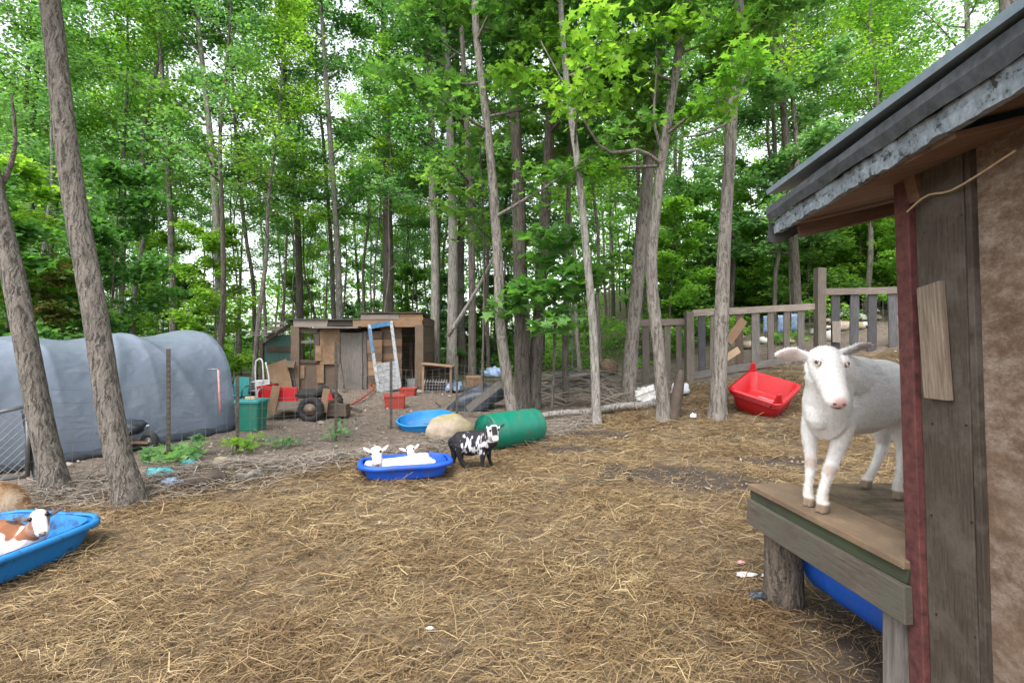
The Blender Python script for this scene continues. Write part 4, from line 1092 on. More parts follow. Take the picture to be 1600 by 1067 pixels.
pb('awning_board', shack, 494, 510, 562, 513, SY - .18, .3, 'wood_grey')
for k in range(8): pb('wall_board', shack, 570, 518 + 11.6 * k, 597, 529 + 11.6 * k, SY + .10 + .01 * (k % 2), .03, 'wood_orange' if k % 3 else 'wood_brown', vert=False)
for k in range(9): pb('wall_board', shack, 596, 508 + 11 * k, 628, 518.5 + 11 * k, SY + .22 + .01 * (k % 2), .03, 'wood_brown' if k % 2 else 'wood_orange', vert=False)
pb('lintel', shack, 552, 498, 660, 511, SY - .05, .1, 'wood_orange'); pb('lintel', shack, 564, 491, 624, 499, SY - .08, .06, 'wood_rail'); pb('lintel', shack, 622, 491, 661, 500, SY - .04, .07, 'wood_orange')
pb('door_post', shack, 649, 508, 662, 604, SY - .05, .16, 'wood_brown'); pb('door_post', shack, 640, 535, 645, 600, SY + .9, .08, 'wood_brown')
# roof, side, back and inside
zt = P(500, 501, SY).z
for k in range(5):
    x0 = P(449 + 23 * k, 0, SY).x; plank('roof_board', shack, (x0 + .2, SY - .12, zt + .03), (x0 + .2, SY + 2.0, zt - .12), .43, .03, M['roof_felt'], face=(0, 0, 1))
for k in range(4):
    x0 = P(565 + 24 * k, 0, SY).x; plank('roof_board', shack, (x0 + .2, SY - .15, zt + .21), (x0 + .2, SY + 2.0, zt + .05), .44, .03, M['wood_dark'], face=(0, 0, 1))
xa, xb, zb = P(456, 0, SY).x, P(662, 0, SY).x, tz(-4, SY)
for k in range(8): plank('back_board', shack, (xa, SY + 1.95, zb + .12 + .25 * k), (xb, SY + 1.95, zb + .12 + .25 * k), .24, .03, M['wood_brown'])
for k in range(8):
    plank('side_board', shack, (xb - .02, SY + .05, zb + .12 + .25 * k), (xb - .02, SY + 1.9, zb + .12 + .25 * k), .24, .03, M['wood_brown'], face=(1, 0, 0))
    if k < 3: plank('side_board', shack, (xa + .05, SY + .1, zb + .12 + .25 * k), (xa + .05, SY + 1.9, zb + .12 + .25 * k), .24, .03, M['wood_brown'], face=(1, 0, 0))
plank('shelf_board', shack, P(617, 538, SY + 1.2), P(648, 538, SY + 1.2), .1, .03, M['wood_brown']); plank('shelf_board', shack, P(617, 575, SY + 1.2), P(648, 577, SY + 1.2), .14, .03, M['wood_brown'])
# slatted lean-to roof at the left
for k, (x0, x1, yy) in enumerate([(421, 448, 503), (424, 452, 506), (410, 444, 511), (404, 436, 515), (388, 428, 519), (392, 420, 523)]):
    plank('roof_slat', shack, P(x0, yy, SY + .1 - .12 * k), P(x1, yy + 1, SY + .1 - .12 * k), .16, .035, M['wood_grey'], face=(0, 0, 1))
plank('brace', shack, P(408, 536, SY + .1), P(453, 508, SY + .1), .1, .06, M['wood_grey']); plank('brace', shack, P(418, 529, SY - .3), P(436, 512, SY - .3), .11, .05, M['wood_brown'])
plank('post', shack, P(409, 605, SY + .1), P(409, 530, SY + .1), .09, .09, M['wood_dark'])
pb('netting', shack, 412, 523, 456, 566, SY + .15, .012, 'netting'); pb('netting_rail', shack, 416, 541, 455, 550, SY + .12, .03, 'wood_dark')
plank('leaning_sheet', shack, P(440, 613, SY - .25), P(431, 566, SY - .05), .62, .02, M['osb'], jit=.004)
plank('ragged_sheet', shack, P(460, 612, SY - .1), P(454, 570, SY - .05), .12, .03, M['wood_dark'])
plank('corner_block', shack, P(447, 568, SY - .2), P(461, 570, SY - .2), .16, .08, M['wood_brown'])
# leaning screen door
door = thing('screen_door', 'old screen door with blue and white paint leaning against the shack', 'door', (*P(608, 608, SY - .3)[:2], tz(*P(608, 608, SY - .3)[:2])))
TLc, TRc, BRc, BLc = P(577, 507, SY - .14), P(611, 502, SY - .14), P(625, 606, SY - .42), P(592, 612, SY - .42)
plank('side_rail', door, BLc, TLc, .085, .035, M['white_paint']); plank('side_rail', door, BRc, TRc, .085, .035, M['white_paint'])
plank('top_rail', door, TLc + Vector((.04, -.006, -.06)), TRc + Vector((-.03, -.006, -.05)), .13, .035, M['blue_paint'])
plank('side_trim', door, TLc + Vector((.004, -.03, -.1)), TLc.lerp(BLc, .42) + Vector((.004, -.03, 0)), .08, .012, M['blue_paint'])
for u, mt in ((.62, 'white_paint'), (.985, 'white_paint')): plank('cross_rail', door, TLc.lerp(BLc, u) + Vector((.03, -.004, 0)), TRc.lerp(BRc, u) + Vector((-.03, -.004, 0)), .09, .03, M[mt])
for k in range(4): u = .67 + .083 * k; plank('panel_board', door, TLc.lerp(BLc, u) + Vector((.04, .012, 0)), TRc.lerp(BRc, u) + Vector((-.04, .012, 0)), .145, .02, M['white_paint'])
m = MB(); m.tube(smooth_path([P(526, 534, SY - .35), P(532, 575, SY - .4), P(539, 622, SY - .55)], 8), .045, 8)
tag(m.build('leaning_pole', M['bark_dark'], None, True), 'dark pole leaning on the grey plywood sheet of the shack', 'pole')

# little open-fronted hutch
hc = P(683, 592, 13.3); hz = tz(hc.x, hc.y); hut = thing('wooden_hutch', 'low open-fronted wooden hutch right of the shack doorway', 'hutch', (hc.x, hc.y, hz))
hw, hh = .36, .70
for k in range(3):
    plank('back_board', hut, (hc.x - hw, 14.0, hz + .12 + .23 * k), (hc.x + hw, 14.0, hz + .12 + .23 * k), .22, .02, M['wood_dark'])
    for sx in (-1, 1): plank('side_board', hut, (hc.x + sx * hw, 13.3, hz + .12 + .22 * k), (hc.x + sx * hw, 14.0, hz + .12 + .22 * k), .21, .02, M['wood_brown'], face=(1, 0, 0))
    plank('roof_board', hut, (hc.x - hw - .05, 13.32 + .25 * k, hz + hh + .06), (hc.x + hw + .05, 13.32 + .25 * k, hz + hh - .02), .24, .025, M['wood_orange'], face=(0, 0, 1))
for sx in (-1, 1): plank('corner_post', hut, (hc.x + sx * hw, 13.27, hz), (hc.x + sx * hw, 13.27, hz + hh), .06, .05, M['wood_orange'])
m = MB()
for k in range(9): m.tube(smooth_path([(hc.x - .3 + .07 * k, 13.0, hz), (hc.x - .28 + .07 * k, 12.98, hz + .28 + .03 * math.sin(k)), (hc.x - .26 + .07 * k, 13.05, hz + .38)], 5), .006, 4)
for k in range(4): m.tube([(hc.x - .32, 13.0, hz + .08 + .08 * k), (hc.x + .32, 13.0, hz + .08 + .08 * k)], .006, 4)
tag(m.build('wire_cage', M['wire'], None), 'bent wire panel standing in front of the wooden hutch', 'wire panel')

# ------------------------------------------------------------------ wire fence, chain-link gate
wf = thing('wire_fence', 'sagging wire fence on thin metal posts across the yard edge', 'fence', G(523, 688))
posts = [(263, 735, 545), (371, 708, 588), (525, 688, 534), (611, 671, 560), (714, 652, 556)]
bases = []
for px, yb, yt in posts:
    g = G(px, yb); bases.append(g); t = P(px, yt, g.y); t.x += .01
    m = MB(); m.box(((0, 0, (t.z - g.z - .25) / 2)), (.045, .008, t.z - g.z + .25)); m.box((0, .018, (t.z - g.z - .25) / 2), (.008, .03, t.z - g.z + .25))
    for k in range(int((t.z - g.z) / .06)): m.box((0, -.007, .06 * k), (.03, .008, .012))
    m.build('metal_post', M['rust_post'], wf, local=Matrix.Translation(g))
bases = [Vector((-4.7, 4.95, tz(-4.7, 4.95)))] + bases + [Vector((.0, 9.55, tz(0, 9.55)))]
m = MB()
for a, b in zip(bases[:-1], bases[1:]):
    n = max(4, int((b - a).length / .15)); hgt = 1.0
    rows = []
    for k in range(n + 1):
        u = k / n; p = a.lerp(b, u); g = tz(p.x, p.y); sg = .09 * math.sin(math.pi * u); wv_ = .03 * math.sin(k * 1.1)
        rows.append([Vector((p.x, p.y + wv_ * (j / 7), g + .03 + (hgt - sg) * j / 7)) for j in range(8)]); m.tube([rows[-1][0], rows[-1][-1]], .0023, 3, caps=False)
    for j in range(8): m.tube([r__[j] for r__ in rows], .0023, 3, caps=False)
m.build('wire_mesh', M['wire'], wf)
gate = thing('chain_link_gate', 'chain-link gate panel at the left edge in front of the tarp tunnel', 'gate', G(20, 768))
ga_, gb_ = P(-70, 660, 4.9), P(43, 634, 5.25); zbm = .12
m = MB(); m.tube([ga_, gb_], .02, 10); m.tube([Vector((ga_.x, ga_.y, zbm)), Vector((gb_.x, gb_.y, zbm))], .016, 10); m.tube([gb_, Vector((gb_.x, gb_.y, zbm))], .02, 10); m.build('frame', M['steel'], gate, True)
m = MB(); n = 16; Hg = ga_.z - zbm; Lg = (Vector((gb_.x - ga_.x, gb_.y - ga_.y, 0))).length; stp = .07
def gp(l, h): u = l / Lg; return Vector((ga_.x + (gb_.x - ga_.x) * u, ga_.y + (gb_.y - ga_.y) * u, zbm + h * (1 + .12 * u)))
l = -Hg
while l < Lg:
    for sgn in (1, -1):
        l0, l1 = max(l, 0), min(l + Hg, Lg)
        if l1 > l0:
            h0, h1 = l0 - l, l1 - l
            if sgn < 0: h0, h1 = Hg - h0, Hg - h1
            m.tube([gp(l0, h0), gp(l1, h1)], .0022, 4, caps=False)
    l += stp
m.build('chain_link', M['wire'], gate)
m = MB(); m.tube(smooth_path([P(40, 640, 5.3), P(48, 690, 5.3), P(57, 740, 5.3), G(66, 768)], 10), .035, 8); m.build('gate_post', M['black_metal'], gate, True)

# ------------------------------------------------------------------ farm clutter
def wheel(par, c, rad, wid, axv, tyre_m='rubber', rim_m='steel'):
    axv = Vector(axv).normalized(); u = axv.orthogonal().normalized(); v = axv.cross(u); c = Vector(c)
    prof = [(.55, -.42), (.75, -.5), (.93, -.45), (1, -.25), (1.0, .25), (.93, .45), (.75, .5), (.55, .42)]
    m = MB(); n = 36
    for k in range(n):
        a = 2 * math.pi * k / n
        for r_, o_ in prof:
            rr_ = rad * r_ * (1 + (.025 if (k % 2 and r_ > .9) else 0)); m.v.append(tuple(c + (u * math.cos(a) + v * math.sin(a)) * rr_ + axv * (o_ * wid)))
    for k in range(n):
        for j in range(8): a, b = k * 8 + j, k * 8 + (j + 1) % 8; a2, b2 = ((k + 1) % n) * 8 + j, ((k + 1) % n) * 8 + (j + 1) % 8; m.f.append((a, a2, b2, b))
    w0 = MB(); w0.tube([c - axv * wid * .1, c + axv * wid * .1], rad * .12, 12); wo_ = w0.build('wheel', M['black_metal'], par, True)
    m.build('tyre', M[tyre_m], wo_, True)
    m = MB(); m.tube([c - axv * wid * .36, c - axv * wid * .3, c - axv * wid * .1, c + axv * wid * .3, c + axv * wid * .36], [rad * .57, rad * .5, rad * .22, rad * .5, rad * .57], 24); m.build('rim', M[rim_m], wo_, True)
    return wo_
# trailer loaded with red panels
CY = 9.55; g = G(478, 661); cz = g.z
cart = thing('utility_trailer', 'small utility trailer with red sides, wooden stakes and a fat black tyre', 'trailer', (P(455, 0, CY).x, CY + .35, cz))
wx = P(480, 0, g.y).x
wheel(cart, (wx, CY - .12, cz + .225), .23, .16, (0, 1, 0), rim_m='rust_rim'); wheel(cart, (wx, CY + .95, cz + .225), .23, .16, (0, 1, 0), rim_m='rust_rim')
x0, x1 = P(403, 0, CY).x, P(510, 0, CY).x
plank('bed_board', cart, (x0 + .05, CY, cz + .30), (x1, CY, cz + .30), .12, .05, M['wood_rail']); plank('bed', cart, (x0 + .05, CY + .42, cz + .30), (x1, CY + .42, cz + .30), .85, .05, M['wood_dark'], face=(0, 0, 1))
plank('side_panel', cart, (P(405, 0, CY).x, CY + .05, cz + .50), (P(463, 0, CY).x, CY + .05, cz + .48), .28, .04, M['red_plastic'], bevel=.01)
plank('side_panel', cart, (P(403, 0, CY).x, CY + .0, cz + .5), (P(403, 0, CY).x, CY + .8, cz + .5), .28, .04, M['red_plastic'], face=(1, 0, 0))
plank('stake', cart, P(425, 642, CY - .04), P(432, 603, CY - .04), .15, .04, M['wood_orange']); plank('stake', cart, P(505, 643, CY - .04), P(511, 607, CY - .04), .13, .04, M['wood_orange'])
m = MB(); cc = Vector((P(482, 0, CY).x, CY + .3, cz + .5))
m.loft([(cc + Vector((x, 0, zz)), (0, 1, 0), (0, 0, 1), w1, h1) for x, zz, w1, h1 in ((-.30, -.06, .2, .03), (-.26, -.03, .3, .08), (-.1, -.02, .32, .09), (.08, -.03, .3, .08), (.16, .03, .28, .11), (.24, .02, .2, .07))], 14); m.build('black_cargo', M['rubber'], cart, True)
m = MB(); m.loft([(Vector((x0 - .02 + dx, CY + .1, cz + .42 + dz)), (0, 1, 0), (1, 0, .3), .12, .035) for dx, dz in ((.04, -.12), (0, -.02), (0, .08), (.03, .16), (.07, .19))], 10); m.build('fender', M['bag'], cart, True)
m = MB(); q = P(515, 619, CY - .05); m.loft([(q + Vector((0, 0, z)), (1, 0, 0), (0, 1, 0), w1, .012) for z, w1 in ((-.07, .065), (0, .05), (.07, .01))], 8); m.build('warning_flag', M['red_plastic'], cart)
plank('tow_bar', cart, (x1, CY + .42, cz + .28), (x1 + .55, CY + .35, cz + .12), .06, .06, M['rust_post'])
plank('wood_block', None, P(514, 640, CY + .2), P(544, 640, CY + .2), .22, .25, M['wood_brown'])
tag(C.objects[-1], 'squat brown timber block at the right end of the trailer', 'timber')
# green bin
g = G(384, 675); bw = .2
gbn = thing('green_bin', 'green plastic storage bin standing beside the trailer', 'bin', g)
m = MB(); c = Vector((g.x, g.y + .2, g.z))
def rrect(hx, hy, z, cut=.04, n=4):
    out = []
    for q in range(4):
        for k in range(n + 1):
            a = math.pi / 2 * (q + k / n); cx, cy = [(1, 1), (-1, 1), (-1, -1), (1, -1)][q]; out.append(((hx - cut) * cx + cut * math.cos(a), (hy - cut) * cy + cut * math.sin(a), z))
    return out
def rings_mesh(m, rings):
    n = len(rings[0]); n0 = len(m.v)
    for rg in rings: m.v += [tuple(v) for v in rg]
    for i in range(len(rings) - 1):
        for k in range(n): a, b = n0 + i * n + k, n0 + i * n + (k + 1) % n; m.f.append((a, b, b + n, a + n))
    m.f.append(tuple(n0 + k for k in reversed(range(n)))); m.f.append(tuple(n0 + (len(rings) - 1) * n + k for k in range(n)))
rings_mesh(m, [rrect(bw * .84, bw * .84, 0), rrect(bw * .97, bw * .97, .46), rrect(bw, bw, .47)]); m.build('body', M['green_bin'], gbn, local=Matrix.Translation(c), bevel=.006)
m = MB(); rings_mesh(m, [rrect(bw * 1.07, bw * 1.07, .465), rrect(bw * 1.08, bw * 1.08, .505), rrect(bw * .95, bw * .95, .525)]); m.build('lid', M['teal'], gbn, local=Matrix.Translation(c), bevel=.006)
plank('lid_block', gbn, c + Vector((-.1, 0, .54)), c + Vector((.06, 0, .54)), .05, .06, M['wood_pale'])
# teal chair, white rack, tyre
g = P(370, 630, 9.9); g.z = tz(g.x, g.y); ch = thing('plastic_chair', 'teal plastic chair between the tarp tunnel and the white rack', 'chair', g)
m = MB(); rings_mesh(m, [rrect(.15, .02, 0, .02), rrect(.16, .02, .2, .02), rrect(.14, .02, .34, .02)]); m.build('backrest', M['teal'], ch, local=Matrix.Translation(g + Vector((-.02, .18, .40))) @ Matrix.Rotation(-.2, 4, 'X'))
m = MB(); rings_mesh(m, [rrect(.18, .17, 0), rrect(.19, .18, .04)]); m.build('seat', M['teal'], ch, local=Matrix.Translation(g + Vector((0, 0, .36))))
for sx in (-1, 1):
    for sy in (-1, 1): mm = MB(); mm.tube([g + Vector((sx * .17, sy * .16, 0)), g + Vector((sx * .15, sy * .14, .37))], .018, 8); mm.build('leg', M['teal'], ch, True)
    mm = MB(); mm.tube(smooth_path([g + Vector((sx * .18, -.16, .38)), g + Vector((sx * .2, -.16, .56)), g + Vector((sx * .18, .18, .58))], 8), .018, 8); mm.build('armrest', M['teal'], ch, True)
wr = thing('white_rack', 'white tubular metal rack standing between the chair and the shack', 'rack', P(400, 628, 10.2))
def rk(px, py, dy=0): return P(px, py, 10.2 + dy)
for pts_ in ([rk(377, 600), rk(400, 596), rk(420, 594)], [rk(377, 612), rk(400, 610), rk(421, 606)], [rk(378, 622), rk(400, 620), rk(421, 617)]): m = MB(); m.tube(pts_, .012, 6); m.build('bar', M['white_metal'], wr, True)
for pts_ in ([rk(378, 628), rk(378, 597)], [rk(400, 628), rk(399, 572), rk(403, 562), rk(409, 562), rk(411, 575), rk(412, 600)], [rk(421, 628), rk(420, 590), rk(415, 566)]): m = MB(); m.tube(smooth_path(pts_, 12), .014, 8); m.build('upright', M['white_metal'], wr, True)
plank('seat_panel', wr, rk(400, 602, .1), rk(421, 602, .1), .22, .02, M['white_metal'])
for k in range(2):
    g = P(398, 612, 11.2); g.z = tz(g.x, g.y); t = thing('old_tyre', ['worn black tyre lying lower in the pile behind the white rack', 'worn black tyre on top of the pile behind the white rack'][k], 'tyre', g, 'tyres behind the white rack')
    cc = g + Vector((.02 * k, 0, .13 + .25 * k)); m = MB(); n = 32
    for i in range(n):
        a = 6.2832 * i / n
        for r_, z in ((.22, -.08), (.32, -.12), (.38, -.08), (.39, 0), (.38, .08), (.32, .12), (.22, .08)): m.v.append((cc.x + r_ * math.cos(a), cc.y + r_ * math.sin(a), cc.z + z))
    for i in range(n):
        for j in range(7): a, b = i * 7 + j, i * 7 + (j + 1) % 7; a2, b2 = ((i + 1) % n) * 7 + j, ((i + 1) % n) * 7 + (j + 1) % 7; m.f.append((a, a2, b2, b))
    m.build('tread', M['rubber'], t, True)
# wheelbarrow behind the thick tree
g = G(226, 709); wb = thing('wheelbarrow', 'grey-green wheelbarrow with a white sack behind the thick left tree', 'wheelbarrow', g)
wheel(wb, (g.x, g.y + .1, g.z + .14), .14, .08, (.3, 1, 0))
tc_ = P(170, 676, g.y + .1); m = MB()
rings_mesh(m, [[Vector(v) for v in rrect(.24, .18, -.13, .06)], rrect(.38, .27, .05, .08), rrect(.40, .29, .055, .08), rrect(.37, .26, .05, .08), rrect(.22, .17, -.10, .06)]); m.build('tray', M['netting'] if False else M['bag'], wb, local=Matrix.Translation(tc_) @ Matrix.Rotation(.15, 4, 'Z'), bevel=.004)
for dy in (-.15, .2): plank('handle', wb, P(98, 690, g.y + dy), Vector((g.x, g.y + .1 + dy * .2, g.z + .14)), .04, .03, M['wood_orange'], face=(0, 0, 1))
for dx in (-.2, .05): mm = MB(); mm.tube([tc_ + Vector((dx, 0, -.12)), tc_ + Vector((dx + .02, 0, -.36))], .015, 6); mm.build('leg', M['black_metal'], wb)
m = MB(); m.ball((0, 0, 0), (.22, .2, .12), 16); m.v = [tuple(Vector(v) * (1 + .2 * mnoise.noise(Vector(v) * 9))) for v in m.v]
tag(m.build('white_sack', M['paper'], None, True, local=Matrix.Translation(tc_ + Vector((-.1, 0, .05)))), 'white sack lying in the wheelbarrow', 'sack')
m = MB(); m.ball((0, 0, 0), (.18, .2, .1), 16); m.v = [tuple(Vector(v) * (1 + .5 * mnoise.noise(Vector(v) * 11))) for v in m.v]
tag(m.build('black_bag', M['tarp_dark'], None, True, local=Matrix.Translation(tc_ + Vector((.30, 0, .08)))), 'crumpled black bag at the front of the wheelbarrow', 'bag')

def crate(name, label, cat, px, py, w1, d1, h1, mat, rot=0, lid=None):
    g = G(px, py); t = thing(name, label, cat, g); B = Matrix.Translation(g + Vector((0, d1, 0))) @ Matrix.Rotation(rot, 4, 'Z')
    m = MB(); rings_mesh(m, [rrect(w1 * .9, d1 * .9, 0, .03), rrect(w1, d1, h1, .03)] + ([] if lid else [rrect(w1 * .95, d1 * .95, h1, .03), rrect(w1 * .86, d1 * .86, .03, .03)])); m.build('body', mat, t, local=B, bevel=.006)
    m = MB(); rings_mesh(m, [rrect(w1 * 1.04, d1 * 1.04, h1 - .035, .03), rrect(w1 * 1.05, d1 * 1.05, h1 + .01, .03)] + ([rrect(w1 * .9, d1 * .9, h1 + .03, .03)] if lid else [rrect(w1 * .97, d1 * .97, h1 + .008, .03), rrect(w1 * .95, d1 * .95, h1 - .03, .03)])); m.build('lid' if lid else 'rim', mat, t, local=B, bevel=.004)
    return t
crate('red_crate', 'red plastic cooler box on the bare ground before the screen door', 'cooler', 614, 639, .22, .16, .27, M['red_box'], .25, True)
crate('red_tub', 'low red tub behind the red cooler box', 'tub', 636, 620, .2, .16, .2, M['red_box'], 0)
crate('white_bucket', 'white bucket standing in the shack doorway', 'bucket', 643, 606, .15, .13, .25, M['white_metal'], 0)
crate('wooden_box', 'plain brown wooden box beside the black heap', 'box', 739, 615, .19, .16, .42, M['osb'], .2, True)
g = G(660, 613); m = MB(); m.tube([Vector((g.x + .17 * math.cos(a), g.y + .17 * math.sin(a), g.z + .03)) for a in np.linspace(0, 6.283, 29)], .028, 8)
tag(m.build('white_ring', M['white_paint'], None, True), 'white hoop lying flat on the earth right of the red tub', 'hoop')
m = MB(); m.tube(smooth_path([G(545, 634), G(560, 630) + Vector((0, 0, .06)), G(575, 622) + Vector((0, 0, .1)), G(584, 612) + Vector((0, 0, .12)), G(578, 612) + Vector((0, 0, .2))], 20), .022, 8)
tag(m.build('red_hose', M['red_box'], None, True), 'dull red hose on the ground before the shack', 'hose')

def heap(name, label, cat, c, r, seed, mat, amp=.45, fr=2.2):
    m = MB(); m.ball((0, 0, 0), 1, 26); vs = []
    for v in m.v:
        v = Vector(v); k = 1 + amp * mnoise.noise(v * fr + Vector((seed, 2, 1))) + amp * .5 * abs(mnoise.noise(v * fr * 2.6 + Vector((seed, 0, 0)))); v = v * k; v.z = max(v.z, -.3)
        vs.append((v.x * r[0], v.y * r[1], v.z * r[2]))
    m.v = vs; return tag(m.build(name, mat, None, True, local=Matrix.Translation(c)), label, cat)
g = G(742, 644); bh = heap('black_liner', 'black plastic sheet heap leaning up before the wooden box', 'plastic sheet', (g.x + .05, g.y + .35, g.z + .12), (.62, .3, .34), 3, M['tarp_dark'])
bh.rotation_euler = (0, math.radians(-24), .2); W[bh.name] = bh.matrix_basis.copy()
plank('pallet_board', None, P(730, 640, 9.7), P(783, 598, 9.9), .14, .04, M['wood_grey']); tag(C.objects[-1], 'grey board lying up the black plastic heap', 'board')
g = G(744, 638); heap('blue_rag', 'bright blue rag at the foot of the black plastic heap', 'rag', (g.x, g.y - .15, g.z + .14), (.1, .06, .09), 6, M['turquoise'])
g = G(710, 612); heap('plastic_bag', 'pale blue plastic bag left of the wooden box', 'bag', (g.x, g.y, g.z + .1), (.22, .2, .18), 8, M['blue_bag'], .6, 3)
g = G(688, 606); heap('grey_bag', 'grey rubbish bag in front of the wire panel', 'bag', (g.x, g.y, g.z + .08), (.2, .16, .16), 12, M['bag'], .6, 3)
g = G(770, 597); heap('plastic_bag', 'pale plastic bag on top behind the black heap', 'bag', (g.x, g.y, g.z + .25), (.25, .2, .2), 15, M['blue_bag'], .6, 3)
g = G(1008, 628); heap('feed_sack', 'torn cream feed sack between the leaning tree and the snag', 'sack', (g.x, g.y, g.z + .08), (.26, .2, .2), 17, M['paper'], .7, 3)
g = G(1063, 618); heap('feed_sack', 'white feed sack lying right of the dead snag', 'sack', (g.x, g.y, g.z + .1), (.17, .15, .17), 19, M['bag'], .6, 3)
g = G(951, 588); bale = heap('straw_bale', 'weathered straw bale behind the thin whitish tree', 'straw bale', (g.x, g.y + .2, g.z + .2), (.32, .3, .32), 21, M['deck_dirt'], .15, 4)
for k, (px, py, lab) in enumerate([(1197, 507, 'blue-white sheet hanging on the fence wire left'), (1222, 506, 'blue-white sheet hanging on the fence wire in the middle'), (1243, 504, 'blue-white sheet hanging on the fence wire right')]):
    q = P(px, py, 12.45); m = MB(); nn = 6
    for i in range(nn + 1):
        for j in range(nn + 1): m.v.append((q.x + (.13 if k == 0 else .2) * (i / nn - .5), q.y + .02 * math.sin(i + j), q.z + .42 * (j / nn - .5)))
    for i in range(nn):
        for j in range(nn): a = i * (nn + 1) + j; m.f.append((a, a + nn + 1, a + nn + 2, a + 1))
    o = m.build('plastic_sheet', M['blue_bag'], None, True); sm = o.modifiers.new('thick', 'SOLIDIFY'); sm.thickness = .01; tag(o, lab, 'plastic sheet')
# dead snag, logs, brush
g = G(1050, 655); m = MB(); m.tube([g + Vector((.02 * k, 0, -.1 + .12 * k)) for k in range(9)], [.12, .11, .10, .10, .095, .09, .085, .07, .03], 14, disp=lambda i, k, a, p: 1 + .25 * mnoise.noise(Vector((math.cos(a) * 2, math.sin(a) * 2, p.z * 4))))
tag(m.build('dead_snag', M['wood_dark'], None, True), 'broken dark snag standing against the pale bent tree', 'stump')
def log(name, label, a, b, r0, r1, mat, cat='log'):
    a, b = Vector(a), Vector(b); m = MB(); m.tube([a.lerp(b, k / 9) + Vector((0, 0, .02 * math.sin(k * 1.3))) for k in range(10)], [r0 + (r1 - r0) * k / 9 for k in range(10)], 10, disp=lambda i, k, a_, p: 1 + .1 * mnoise.noise(p * 6 + Vector((k, 0, 0))))
    return tag(m.build(name, mat, None, True), label, cat)
log('fallen_log', 'long pale pole lying from the green barrel to the bent tree', G(845, 656) + Vector((0, 0, .07)), G(1026, 637) + Vector((0, 0, .09)), .055, .075, M['bark_pale'])
log('fallen_log', 'dark rotten log at the edge of the straw by the stone', G(293, 766) + Vector((0, 0, .05)), G(353, 752) + Vector((0, 0, .06)), .07, .06, M['wood_dark'])
log('fallen_log', 'short pale stick right of the rotten log', G(368, 751) + Vector((0, 0, .03)), G(410, 742) + Vector((0, 0, .03)), .03, .04, M['bark_pale'])
log('fallen_log', 'thin pole on the ground behind the slim trees', G(835, 603) + Vector((0, 0, .05)), G(870, 602) + Vector((0, 0, .05)), .05, .05, M['wood_pale'])
rnd = random.Random(44)
for k in range(26):
    g = P(rnd.uniform(858, 925), 585, rnd.uniform(12.6, 13.8)); h = tz(g.x, g.y) + .05 + .42 * rnd.random() * (1 - abs(g.x - 1.5) / 1.6 * .5); L = rnd.uniform(.5, 1.1); az = rnd.uniform(-.5, .5)
    plank('scrap_board', None, (g.x - L / 2 * math.cos(az), g.y - L / 2 * math.sin(az), h - rnd.uniform(0, .15)), (g.x + L / 2 * math.cos(az), g.y + L / 2 * math.sin(az), h + rnd.uniform(-.1, .12)), rnd.uniform(.07, .15), .03, M[rnd.choice(['wood_grey', 'wood_grey', 'wood_rail', 'wood_char'])], face=(0, -.5, 1))
    tag(C.objects[-1], 'scrap board in the brush pile behind the thin pole tree', 'board', 'scrap boards in the brush pile')
tw = MB()
for k in range(170):
    px = rnd.uniform(825, 1000); g = G(px, rnd.uniform(596, 640)); az = rnd.uniform(-.6, .6) + (math.pi if rnd.random() < .5 else 0); L = rnd.uniform(.3, 1.1); up = abs(rnd.gauss(0, .25))
    d = Vector((math.cos(az), math.sin(az) * .6, up)); p = Vector((g.x, g.y, g.z + .02 + rnd.random() * .18))
    tw.tube([p, p + d * L * .5 + Vector((0, 0, .03)), p + d * L], [.011, .009, .004], 4)
o = tw.build('dead_branches', M['twig'], None); tag(o, 'tangle of dead branches lying behind the long pale pole', 'branches', kind='stuff')
# pale stones and rubbish beyond the fence
for k in range(34):
    px = rnd.uniform(1150, 1440); Yr = rnd.uniform(14, 19); x = (px - 800) / 800 * Yr
    o = boulder('stone', 'pale stone scattered on the slope beyond the slat fence', (x, Yr, tz(x, Yr) + .06), (rnd.uniform(.12, .35), rnd.uniform(.12, .3), rnd.uniform(.08, .22)), k * 3.1, M['paper'] if k % 3 == 0 else M['rock'], 'stone', 10); o['group'] = 'stones beyond the fence'
# leafy plants at the straw edge
def plant(label, spots_, size, seed, mat):
    r0 = random.Random(seed); g = G(*spots_[0]); t = thing('leafy_plant', label, 'plant', g); cl = []; st = MB()
    for px, py in spots_:
        q = G(px, py); h = r0.uniform(.1, .22)
        st.tube([q, q + Vector((r0.uniform(-.05, .05), 0, h))], [.006, .004], 5); cl.append((q.x, q.y, q.z + h, .17))
    st.build('stem', M['leaf_dark'], t); o = bpy.data.objects.new('leaf_mass', leaves(cl, 13, size, mat, 'leaf_mass', seed, MAPLE, flat=.4, tilt=.5)); link(o, t); o['kind'] = 'stuff'
plant('broad-leaved squash plant sprawling in front of the tarp tunnel', [(245, 735), (262, 728), (280, 722), (295, 718), (310, 712), (270, 738), (300, 728), (240, 728)], .15, 5, M['leaf_cool'])
plant('small bright leafy plant below the green bin', [(362, 712), (372, 706), (385, 705), (395, 700), (380, 712)], .10, 6, M['leaf_bright'])
plant('weedy green plant at the foot of the wire fence post', [(520, 690), (532, 684), (540, 690), (530, 675), (535, 665)], .08, 7, M['leaf_cool'])
plant('low weeds right of the small bright plant', [(425, 700), (440, 702), (455, 698)], .08, 8, M['leaf_cool'])
